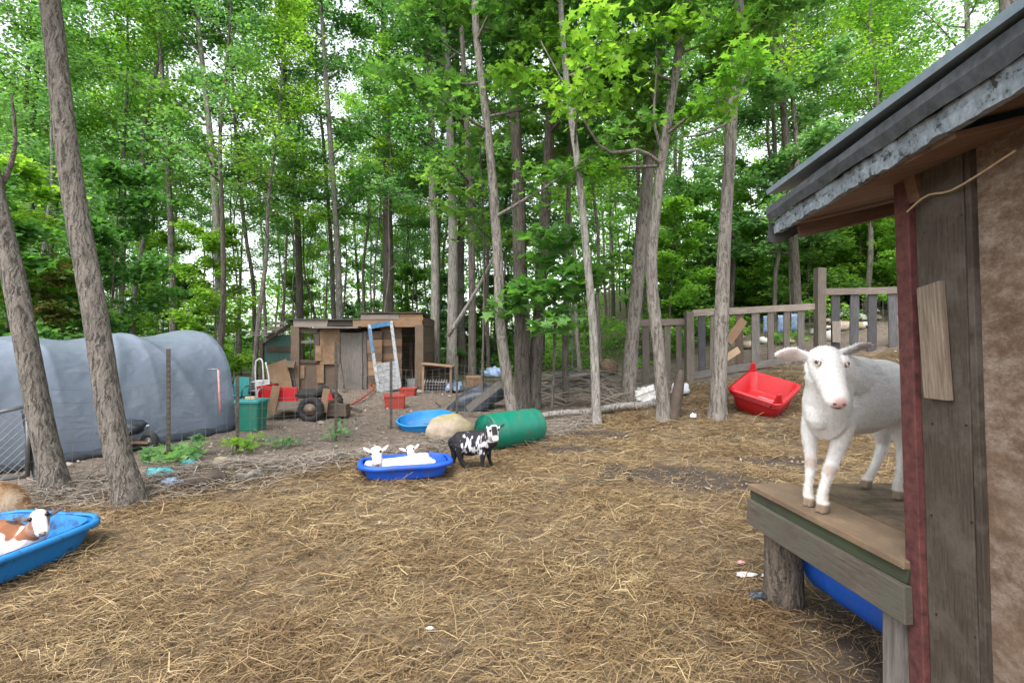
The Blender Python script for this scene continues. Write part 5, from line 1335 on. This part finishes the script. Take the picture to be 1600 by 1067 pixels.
for k, (px, py, sx, sz, mt, lab) in enumerate([(250, 746, .14, .05, 'turquoise', 'crushed turquoise plastic bottle by the straw edge'), (268, 757, .1, .03, 'blue_bag', 'flattened blue plastic scrap below the turquoise bottle'), (297, 731, .08, .05, 'turquoise', 'small turquoise scrap beside the tan stone'),
        (1165, 902, .055, .008, 'paper', 'white paper scrap on the straw left of the log leg'), (1200, 905, .035, .012, 'paper', 'small crumpled paper by the log leg'), (1157, 884, .03, .01, 'pink', 'pinkish scrap above the white paper'), (1185, 940, .05, .025, 'tarp_dark', 'dark clod beside the log leg'), (1083, 655, .05, .05, 'paper', 'pale scrap at the foot of the straight grey tree'), (672, 988, .02, .008, 'paper', 'tiny white scrap in the near straw')]):
    g = G(px, py); heap('litter', lab, 'litter', (g.x, g.y, g.z + sz * .6 + .015), (sx, sx * .55, sz), k + 30, M[mt], .6, 2.5)

# ------------------------------------------------------------------ goats
def fur_strands(me, col_of, n, length, width, seed, flow, name='coat', zmin=-9):
    """short hairs standing a little off the hide, coloured like the hide below"""
    r = np.random.default_rng(seed); me.calc_loop_triangles(); T = len(me.loop_triangles)
    tri = np.empty(T * 3, dtype=np.int32); me.loop_triangles.foreach_get('vertices', tri); tri = tri.reshape(-1, 3)
    co = np.empty(len(me.vertices) * 3, dtype=np.float32); me.vertices.foreach_get('co', co); co = co.reshape(-1, 3)
    a, b, c = co[tri[:, 0]], co[tri[:, 1]], co[tri[:, 2]]; nr = np.cross(b - a, c - a); ar = np.linalg.norm(nr, axis=1); wt = ar * (a[:, 2] > zmin)
    pick = r.choice(T, n, p=wt / wt.sum()); u, v = r.random(n), r.random(n); sw = u + v > 1; u[sw], v[sw] = 1 - u[sw], 1 - v[sw]
    p = a[pick] + (b - a)[pick] * u[:, None] + (c - a)[pick] * v[:, None]; nn = nr[pick] / (ar[pick][:, None] + 1e-12)
    f = np.array(flow)[None] + r.normal(0, .35, (n, 3)); f = f - nn * (f * nn).sum(1)[:, None]; f /= np.linalg.norm(f, axis=1)[:, None] + 1e-9
    d = f + nn * r.uniform(.12, .4, n)[:, None]; d /= np.linalg.norm(d, axis=1)[:, None]; sd_ = np.cross(d, nn); sd_ /= np.linalg.norm(sd_, axis=1)[:, None] + 1e-9
    L = length * r.uniform(.5, 1.4, n)[:, None]; p = p - nn * .001
    V = np.stack([p - sd_ * width, p + sd_ * width, p + d * L], 1).reshape(-1, 3)
    m2 = npmesh(name, V, 3, [(0, 1, 2)], M['hair']); ca = m2.color_attributes.new('Col', 'FLOAT_COLOR', 'POINT')
    cc = col_of[tri[pick, 0]] * r.uniform(.70, 1.10, n)[:, None]; cc = np.clip(np.repeat(cc, 3, 0), 0, 1)
    ca.data.foreach_set('color', np.concatenate([cc, np.ones((len(cc), 1))], 1).astype(np.float32).ravel())
    return m2
def goat(label, foot, trunk, lat, neck, head, ears, legs, color, voxel, scale, nfur, flow, tail=None, extra=(), name='goat', hair=.018, wide=1.0, fur_zmin=-9):
    """trunk: (centre, half width, half height); neck, legs: (point, radius); head: (poll, nose, up hint)"""
    t = thing(name, label, 'goat', foot)
    m = MB(); lat = Vector(lat).normalized(); k = scale
    m.loft([(c, lat, Vector((0, 0, 1)), hw, hh) for c, hw, hh in trunk], 22)
    m.ball(trunk[0][0], (trunk[0][1], trunk[0][1], trunk[0][2]), 12); m.ball(trunk[-1][0], (trunk[-1][1], trunk[-1][1], trunk[-1][2]), 12)
    if neck: m.tube(smooth_path([p for p, _ in neck], 9), list(np.interp(np.linspace(0, 1, 9), np.linspace(0, 1, len(neck)), [r for _, r in neck])), 16)
    for e_ in extra:
        if len(e_) == 2: m.ball(*e_, 14)
        else: m.tube(smooth_path([p for p in e_[0]], 9), list(np.interp(np.linspace(0, 1, 9), np.linspace(0, 1, len(e_[1])), e_[1])), 16)
    feats = {}
    if head:
        p0, n0, uh = Vector(head[0]), Vector(head[1]), Vector(head[2]); a = n0 - p0; L = a.length; a.normalize(); u = (uh - a * uh.dot(a)).normalized(); r = a.cross(u).normalized(); h = L / .30
        st = [(-.16, .040, .040, -.035), (-.08, .066, .068, -.02), (.06, .080, .086, -.014), (.22, .083, .090, -.018), (.38, .076, .080, -.02), (.55, .064, .068, -.018), (.72, .057, .058, -.012), (.86, .056, .050, -.010), (.96, .048, .038, -.012), (1.02, .030, .022, -.014)]
        m.loft([(p0 + a * (s_ * L) + u * (o_ * h), r, u, w1 * h * wide, h1 * h) for s_, w1, h1, o_ in st], 20)
        m.ball(p0 + a * (.40 * L) - u * (.055 * h), (.045 * h,) * 3, 12)                    # cheek and jaw
        for sg in (-1, 1): m.ball(p0 + a * (.205 * L) + r * (sg * .060 * h * wide) + u * (.044 * h), (.027 * h,) * 3, 10)   # brow
        m.ball(p0 + a * (.93 * L) - u * (.032 * h), (.034 * h, .034 * h, .026 * h), 10)      # chin
        feats = dict(a=a, u=u, r=r, L=L, h=h, p0=p0, ears=ears)
        for sg, (eb, et, ew, en) in zip((-1, 1), ears):
            eb, et = Vector(eb), Vector(et); ea = (et - eb); EL = ea.length; ea.normalize(); en = Vector(en); en = (en - ea * en.dot(ea)).normalized(); es = ea.cross(en)
            m.loft([(eb + ea * (s_ * EL) + en * (-.008 * h * math.sin(s_ * 3.1)), es, en, ew * w1, max(.0105 * k ** .5, th * 1.1 * h)) for s_, w1, th in ((-.18, .45, .014), (.1, .62, .013), (.4, 1, .011), (.7, .85, .010), (.9, .5, .009), (1, .22, .008))], 14)
    for lg in legs:
        pp = smooth_path([p for p, _ in lg], 17); rr_ = list(np.interp(np.linspace(0, 1, 17), np.linspace(0, 1, len(lg)), [r for _, r in lg])); m.tube(pp, rr_, 14)
        ft = pp[-1]; rf = rr_[-1]
        for sg in (-1, 1):                                                                  # two claws
            c = ft + lat * (sg * rf * .52); fw = Vector((-lat.y, lat.x, 0)) * (1 if feats is None else 1)
            fdir = Vector(flow) * -1; fdir.z = 0; fdir = fdir.normalized() if fdir.length > .1 else fw
            m.loft([(c + Vector((0, 0, z)) * rf + fdir * (o_ * rf), lat, fdir, w1 * rf, d1 * rf) for z, o_, w1, d1 in ((.9, 0, .5, .7), (.2, .1, .56, .95), (-.75, .35, .52, 1.0), (-.98, .38, .46, .9))], 10)
    if tail: m.tube(smooth_path([p for p, _ in tail], 8), list(np.interp(np.linspace(0, 1, 8), np.linspace(0, 1, len(tail)), [r for _, r in tail])), 10)
    tmp = bpy.data.objects.new('tmp', m.mesh('tmp')); C.objects.link(tmp)
    md = tmp.modifiers.new('r', 'REMESH'); md.mode = 'VOXEL'; md.voxel_size = voxel
    sm = tmp.modifiers.new('s', 'SMOOTH'); sm.factor = .5; sm.iterations = 6
    dg = bpy.context.evaluated_depsgraph_get(); me = bpy.data.meshes.new_from_object(tmp.evaluated_get(dg)); bpy.data.objects.remove(tmp)
    me.name = 'body'; me.materials.clear(); me.materials.append(M['fur'])
    nv = len(me.vertices); co = np.empty(nv * 3, dtype=np.float32); me.vertices.foreach_get('co', co); co = co.reshape(-1, 3)
    no = np.empty(nv * 3, dtype=np.float32); me.vertices.foreach_get('normal', no); no = no.reshape(-1, 3)
    col = color(co, no, feats)
    ca = me.color_attributes.new('Col', 'FLOAT_COLOR', 'POINT'); ca.data.foreach_set('color', np.concatenate([col, np.ones((nv, 1))], 1).astype(np.float32).ravel())
    me.polygons.foreach_set('use_smooth', [True] * len(me.polygons))
    body = link(bpy.data.objects.new('body', me), t)
    if nfur: link(bpy.data.objects.new('coat', fur_strands(me, col, nfur, hair * k, .0011 * k, 5, flow, zmin=fur_zmin)), t)
    if head:
        a, u, r, L, h, p0 = (feats[q] for q in ('a', 'u', 'r', 'L', 'h', 'p0'))
        for sg in (-1, 1):
            c = p0 + a * (.275 * L) + r * (sg * .066 * h * wide) + u * (.040 * h); out = (r * (sg * .75) + u * .66).normalized()
            mm = MB(); mm.ball(c, (.0155 * h * (1.55 if k < .8 else 1.1),) * 3, 14); e = mm.build('eye', M['pupil'] if k < .8 else M['eye'], t, True)
            mm = MB(); B = Matrix((a, out.cross(a), out)).transposed(); mm.ball(c + out * (.0128 * h * (1.55 if k < .8 else 1.1)), (.0105 * h, .0065 * h, .0046 * h), 10, B); mm.build('pupil', M['pupil'], e, True)
            mm = MB(); cl_ = [c + out * (.004 * h) + (a * math.cos(q) * .018 + out.cross(a) * math.sin(q) * .0115) * h + out * (.004 * h) for q in np.linspace(0, 6.283, 17)]
            mm.tube(cl_, .0035 * h, 6); mm.build('eyelid', M['nostril'] if h < .5 else M['fur_lid'], t, True)
            mm = MB(); mm.ball(p0 + a * (1.0 * L) + r * (sg * .020 * h) + u * (.004 * h), (.011 * h, .0075 * h, .007 * h), 8, Matrix((r, u, a)).transposed()); mm.build('nostril', M['nostril'], t, True)
        mm = MB(); mm.tube(smooth_path([p0 + a * (.80 * L) + r * (-.047 * h) - u * (.022 * h), p0 + a * (.95 * L) + r * (-.034 * h) - u * (.026 * h), p0 + a * (1.035 * L) - u * (.022 * h), p0 + a * (.95 * L) + r * (.034 * h) - u * (.026 * h), p0 + a * (.80 * L) + r * (.047 * h) - u * (.022 * h)], 14), .0042 * h, 5); mm.build('mouth', M['nostril'], t, True)
    return t
M['fur_lid'] = plain('fur_lid', (.5, .4, .36), .7)
def nz(co, f, seed, st=(1, 1, 1)): return np.array([mnoise.noise(Vector((c[0] * st[0] * f + seed, c[1] * st[1] * f, c[2] * st[2] * f))) for c in co])
def headmask(co, ft): return np.array([1.0]) if not ft else ((co - np.array(ft['p0'])) @ np.array(ft['a'])) / ft['L']
def earmask(co, ft, frac=.25):
    w_ = np.zeros(len(co))
    for eb, et, ew, en in ft['ears']:
        eb, et = np.array(eb), np.array(et); d = et - eb; t_ = ((co - eb) @ d) / (d @ d); q = np.linalg.norm(co - (eb + np.clip(t_, 0, 1)[:, None] * d), axis=1)
        w_ = np.maximum(w_, sstep(frac - .1, frac + .1, t_) * (q < ew * 1.8))
    return w_
def lerp3(col, c, w_): return col * (1 - w_[:, None]) + np.array(c)[None] * w_[:, None]

# -- white doe on the platform
ZF = ZT + .03
fW = Vector((-.85, -.527, 0)); lW = Vector((.527, -.85, 0)); c0 = Vector((1.56, 2.56, 0))
tr = [(c0 - fW * s_ + Vector((0, 0, z)), hw, hh) for s_, z, hw, hh in ((-.05, 1.16, .065, .10), (.0, 1.165, .108, .155), (.10, 1.195, .122, .188), (.22, 1.21, .135, .195), (.38, 1.205, .158, .20), (.52, 1.21, .155, .19), (.64, 1.225, .145, .17), (.74, 1.235, .105, .125), (.79, 1.24, .05, .06))]
def colW(co, no, ft):
    col = np.tile(np.array([[.80, .785, .77]]), (len(co), 1)); s_ = headmask(co, ft)
    p = co - np.array(ft['p0']); near = np.linalg.norm(p - np.array(ft['a']) * ft['L'] * .98, axis=1)
    col = lerp3(col, (.62, .36, .33), .85 * (1 - sstep(.022, .042, near)))
    col = lerp3(col, (.50, .41, .31), .5 * (1 - sstep(ZT + .04, ZT + .2, co[:, 2] + .06 * nz(co, 25, 3))))
    col = lerp3(col, (.70, .60, .52), .25 * np.clip(nz(co, 9, 2), 0, 1) * (no[:, 2] < .1))
    ear = earmask(co, ft) * (no @ np.array([0, -.7, -.5]) > .2)
    col = lerp3(col, (.60, .42, .40), .55 * ear)
    for kx in (P(1267, 722, 2.66), P(1296, 735, 2.55)): col = lerp3(col, (.55, .42, .33), .75 * (1 - sstep(.018, .045, np.linalg.norm(co - np.array(kx), axis=1))))
    col = lerp3(col, (.17, .115, .07), .92 * (1 - sstep(ZT + .040, ZT + .052, co[:, 2])))
    return np.clip(col, 0, 1)
def LG(pts): return [(P(px, py, Y), r) for px, py, Y, r in pts]
def tofoot(l, z):
    p, r = l[-1]; l[-1] = (Vector((p.x, p.y, z + r * .98)), r); return l
legsW = [tofoot(LG([(1276, 630, 2.68, 0.0568), (1266, 672, 2.68, 0.0424), (1266, 705, 2.68, 0.0265), (1267, 722, 2.68, 0.0273), (1264, 750, 2.68, 0.0181), (1262, 770, 2.68, 0.0227), (1265, 782, 2.66, 0.0257)]), ZT),
         tofoot(LG([(1316, 630, 2.54, 0.0643), (1316, 672, 2.56, 0.0484), (1306, 708, 2.59, 0.0318), (1296, 733, 2.58, 0.0288), (1289, 756, 2.58, 0.0197), (1284, 776, 2.58, 0.0242), (1286, 790, 2.56, 0.0273)]), ZT),
         tofoot(LG([(1408, 615, 2.85, .11), (1408, 660, 2.84, 0.0568), (1409, 690, 2.84, 0.0341), (1410, 708, 2.83, 0.0273), (1406, 740, 2.80, 0.0189), (1402, 762, 2.79, 0.0235), (1405, 778, 2.78, 0.0257)]), ZT),
         tofoot(LG([(1382, 630, 3.0, .10), (1378, 668, 3.0, 0.0530), (1380, 690, 3.03, 0.0333), (1377, 703, 3.03, 0.0280), (1366, 730, 3.02, 0.0204), (1357, 746, 3.01, 0.0250), (1354, 760, 3.0, 0.0273)]), ZT)]
hp, hn = P(1289, 554, 2.43), P(1311, 632, 2.275)
goat('pure white goat standing on the wooden platform looking down', K(.5, .4, ZT), tr, lW, [(Vector((1.76, 2.70, 1.29)), .135), (Vector((1.66, 2.61, 1.31)), .135), (Vector((1.58, 2.53, 1.35)), .115), (hp + Vector((.01, .06, -.04)), .078)],
     (hp, hn, (-.12, -1, .52)), [(P(1258, 556, 2.45), P(1211, 554, 2.47), .050, (.1, -.75, -.65)), (P(1318, 549, 2.45), P(1361, 540, 2.50), .046, (.1, -.5, -.85))], legsW, colW, .0066, 1.0, 80000, (.75, .35, -.5), extra=[([Vector((1.60, 2.58, 1.08)), Vector((1.565, 2.545, 1.18)), Vector((1.55, 2.51, 1.28)), hp + Vector((.02, .06, -.08))], [.08, .108, .10, .075], 0), (Vector((1.84, 2.73, 1.32)), (.12, .12, .10))], hair=.0165, fur_zmin=ZT + .052)

# -- black and white pygmy goat by the green barrel
gz_ = G(725, 733).z; YB = 6.0
trB = [(P(px, py, YB + (738 - px) * .0012), hw, hh) for px, py, hw, hh in ((771, 690, .05, .07), (765, 689, .09, .115), (754, 690, .115, .14), (738, 692, .135, .148), (724, 692, .13, .14), (713, 691, .105, .12), (706, 691, .05, .065))]
def colB(co, no, ft):
    col = np.tile(np.array([[.022, .02, .024]]), (len(co), 1)); pxs = 800 + 800 * co[:, 0] / co[:, 1]; pys = 533.5 - (co[:, 2] - CAM_Z) / co[:, 1] * 800
    n = nz(co, 17, 3, (1.3, .6, .6)) + .6 * nz(co, 42, 8, (1.4, .5, .5)); pxs = pxs + 6 * nz(co, 20, 1); pys = pys + 5 * nz(co, 24, 6); reg = sstep(712, 728, pxs) * (1 - sstep(752, 766, pxs)) * sstep(674, 690, pys) * (1 - sstep(702, 715, pys))
    n = n - .55 * (1 - reg)
    col = lerp3(col, (.60, .60, .64), np.clip(sstep(-.16, .10, n), 0, 1) * np.clip(reg * 3, 0, 1))
    col = lerp3(col, (.5, .48, .5), .8 * sstep(.1, .3, n) * (pxs < 714) * (pys > 694) * (pys < 712))
    s_ = headmask(co, ft); p = co - np.array(ft['p0']); rr_ = np.abs(p @ np.array(ft['r'])) / ft['h']; hd = (np.linalg.norm(p - np.array(ft['a']) * ft['L'] * .4, axis=1) < ft['L'] * .75)
    col = lerp3(col, (.62, .6, .6), .9 * hd * sstep(.62, .75, s_)); col = lerp3(col, (.6, .58, .58), .85 * hd * sstep(.05, .058, rr_) * (s_ < .7) * (rr_ < .13))
    col = lerp3(col, (.65, .66, .66), .9 * hd * (s_ < .06) * (rr_ < .06))
    return col
def LB_(pts): return tofoot([(P(px, py, YB + dy), r) for px, py, dy, r in pts], gz_ + .0)
legsB = [LB_([(752, 697, -.07, .06), (754, 708, -.07, .042), (754, 718, -.07, .026), (753, 726, -.07, .019), (754, 731, -.07, .023)]), LB_([(762, 697, .09, .055), (763, 706, .09, .038), (764, 714, .10, .024), (766, 721, .12, .019), (767, 727, .12, .022)]),
         LB_([(720, 696, -.08, .075), (719, 707, -.08, .05), (720, 717, -.08, .03), (726, 727, -.08, .022), (731, 735, -.08, .024)]), LB_([(710, 696, .08, .07), (710, 706, .08, .045), (709, 717, .08, .028), (708, 727, .07, .021), (708, 733, .06, .023)])]
goat('small black and white mottled goat standing beside the blue tub', Vector((P(738, 0, YB).x, YB, gz_)), trB, (0, 1, 0), [(P(756, 686, YB), .105), (P(764, 682, YB - .04), .085), (P(770, 676, YB - .10), .065)],
     (P(771, 667, YB - .10), P(775, 689, YB - .20), (.15, -1, .5)), [(P(766, 671, YB - .09), P(756, 664, YB - .05), .017, (.1, -.9, .2)), (P(777, 670, YB - .10), P(789, 662, YB - .07), .017, (-.1, -.9, .2))], legsB, colB, .006, .55, 9000, (-.8, 0, -.6), tail=[(P(707, 686, YB), .03), (P(703, 690, YB), .022), (P(704, 697, YB), .008)], wide=1.2)

# -- two white goats lying in the blue tub
def colWh(co, no, ft):
    col = np.tile(np.array([[.66, .63, .605]]), (len(co), 1)); p = co - np.array(ft['p0']); near = np.linalg.norm(p - np.array(ft['a']) * ft['L'] * .98, axis=1) / ft['h']
    col = lerp3(col, (.62, .38, .36), .7 * (1 - sstep(.02, .04, near))); rr_ = np.abs(p @ np.array(ft['r'])) / ft['h']
    return lerp3(col, (.72, .45, .40), .65 * earmask(co, ft) * (no[:, 1] < -.2))
yt = cb.y; zr = cb.z + .155
def T(px, py, dy): return P(px, py, yt + dy)
trA = [(T(px, py, dy), hw, hh) for px, py, dy, hw, hh in ((586, 732, -.05, .06, .07), (594, 731, -.05, .09, .10), (612, 730, -.04, .10, .10), (635, 727, -.02, .105, .10), (655, 724, .0, .105, .085), (668, 722, .01, .08, .06), (676, 722, .02, .04, .035))]
goat('white goat lying along the blue tub facing the camera', cb, trA, (0, 1, 0), [(T(592, 726, -.06), .075), (T(589, 718, -.10), .06)], (T(587, 701, -.08), T(590, 726, -.17), (.0, -1, .45)), [(T(580, 707, -.08), T(567, 699, -.05), .022, (.2, -.9, .2)), (T(596, 705, -.08), T(607, 695, -.05), .022, (-.2, -.9, .2))], [], colWh, .0058, .55, 6000, (.8, 0, -.5), extra=[(T(577, 727, -.06), (.06, .06, .055))], wide=1.3)
trC = [(T(px, py, dy), hw, hh) for px, py, dy, hw, hh in ((636, 722, .10, .05, .05), (644, 721, .10, .065, .085), (656, 720, .10, .07, .09), (665, 719, .10, .06, .085), (671, 720, .10, .04, .045))]
goat('white goat at the back of the blue tub with only head and hip showing', cb + Vector((0, .1, 0)), trC, (0, 1, 0), [(T(645, 715, .09), .055), (T(643, 709, .07), .045)], (T(641, 698, .08), T(642, 715, -.0), (0, -1, .45)), [(T(634, 704, .08), T(623, 700, .10), .019, (.2, -.9, .2)), (T(648, 701, .08), T(655, 693, .10), .019, (-.2, -.9, .2))], [], colWh, .0055, .5, 4000, (.8, 0, -.5), extra=[(T(664, 713, .06), (.05, .05, .045))], wide=1.3)

# -- brown and white goat in the left pool
def colL(co, no, ft):
    col = np.tile(np.array([[.74, .72, .72]]), (len(co), 1)); p = co - np.array(ft['p0']); s_ = headmask(co, ft); rr_ = np.abs(p @ np.array(ft['r'])) / ft['h']; hd = np.linalg.norm(p - np.array(ft['a']) * ft['L'] * .4, axis=1) < ft['L'] * .62
    n = nz(co, 5.2, 14) + .35 * nz(co, 14, 4); col = lerp3(col, (.27, .115, .06), sstep(-.02, .05, n) * ~hd)
    col = lerp3(col, (.25, .11, .06), .9 * hd * sstep(.052, .062, rr_) * (s_ < .8)); ear = earmask(co, ft, .1)
    col = lerp3(col, (.06, .055, .06), .92 * ear); near = np.linalg.norm(p - np.array(ft['a']) * ft['L'] * .98, axis=1) / ft['h']
    return lerp3(col, (.42, .30, .27), .7 * (1 - sstep(.016, .036, near)))
YL = 3.52
trL = [(P(px, py, YL + dy), hw, hh) for px, py, dy, hw, hh in ((52, 858, .0, .06, .08), (40, 852, .0, .10, .12), (15, 848, -.02, .13, .145), (-20, 846, -.03, .145, .15), (-55, 846, -.03, .13, .14), (-80, 848, -.03, .08, .09))]
goat('brown and white goat with black ears lying in the left wading pool', (cp.x, cp.y, cp.z), trL, (0, 1, 0), [(P(38, 846, YL), .10), (P(52, 836, YL - .02), .08), (P(60, 822, YL - .04), .062)], (P(60, 803, YL - .05), P(66, 833, YL - .16), (.62, -.8, .45)),
     [(P(48, 812, YL - .04), P(20, 810, YL), .021, (.1, -.8, .5)), (P(74, 806, YL - .05), P(98, 792, YL - .01), .020, (-.1, -.8, .5))], [], colL, .0055, .6, 9000, (-.8, 0, -.5))
# -- tan woolly animal behind it
def colT(co, no, ft): return lerp3(np.tile(np.array([[.55, .36, .20]]), (len(co), 1)), (.62, .50, .38), np.clip(sstep(-.1, .2, nz(co, 8, 5)), 0, 1))
YT = 4.25
trT = [(P(px, py, YT), hw, hh) for px, py, hw, hh in ((36, 808, .03, .05), (30, 808, .08, .085), (12, 808, .12, .12), (-20, 808, .13, .13), (-60, 810, .10, .11))]
g = Vector((P(0, 0, YT).x, YT, 0)); 
goat('tan woolly goat lying at the left edge behind the wading pool', g, [(Vector((c.x, c.y, .06 + hh)), hw, hh) for c, hw, hh in trT], (0, 1, 0), None, None, [], [], colT, .008, 1.6, 26000, (.35, -.35, -.25), tail=[(P(34, 800, YT), .04), (P(40, 806, YT), .02)], hair=.04)

# trees and saplings of one look and place are told apart by their order
from collections import defaultdict
dup = defaultdict(list)
for o in C.objects:
    if o.get('group') and o.get('category') in ('tree', 'sapling') and o.parent is None: dup[o['label']].append(o)
ORD = ['leftmost', 'second', 'third', 'fourth', 'fifth', 'sixth', 'seventh', 'eighth', 'ninth', 'tenth']
for lab, os_ in dup.items():
    if 2 <= len(os_) <= 10:
        os_.sort(key=lambda o: o.location.x / o.location.y)
        for k, o in enumerate(os_):
            o['label'] = lab + (', leftmost' if k == 0 else ', rightmost' if k == len(os_) - 1 else ', ' + ORD[k] + ' from left')
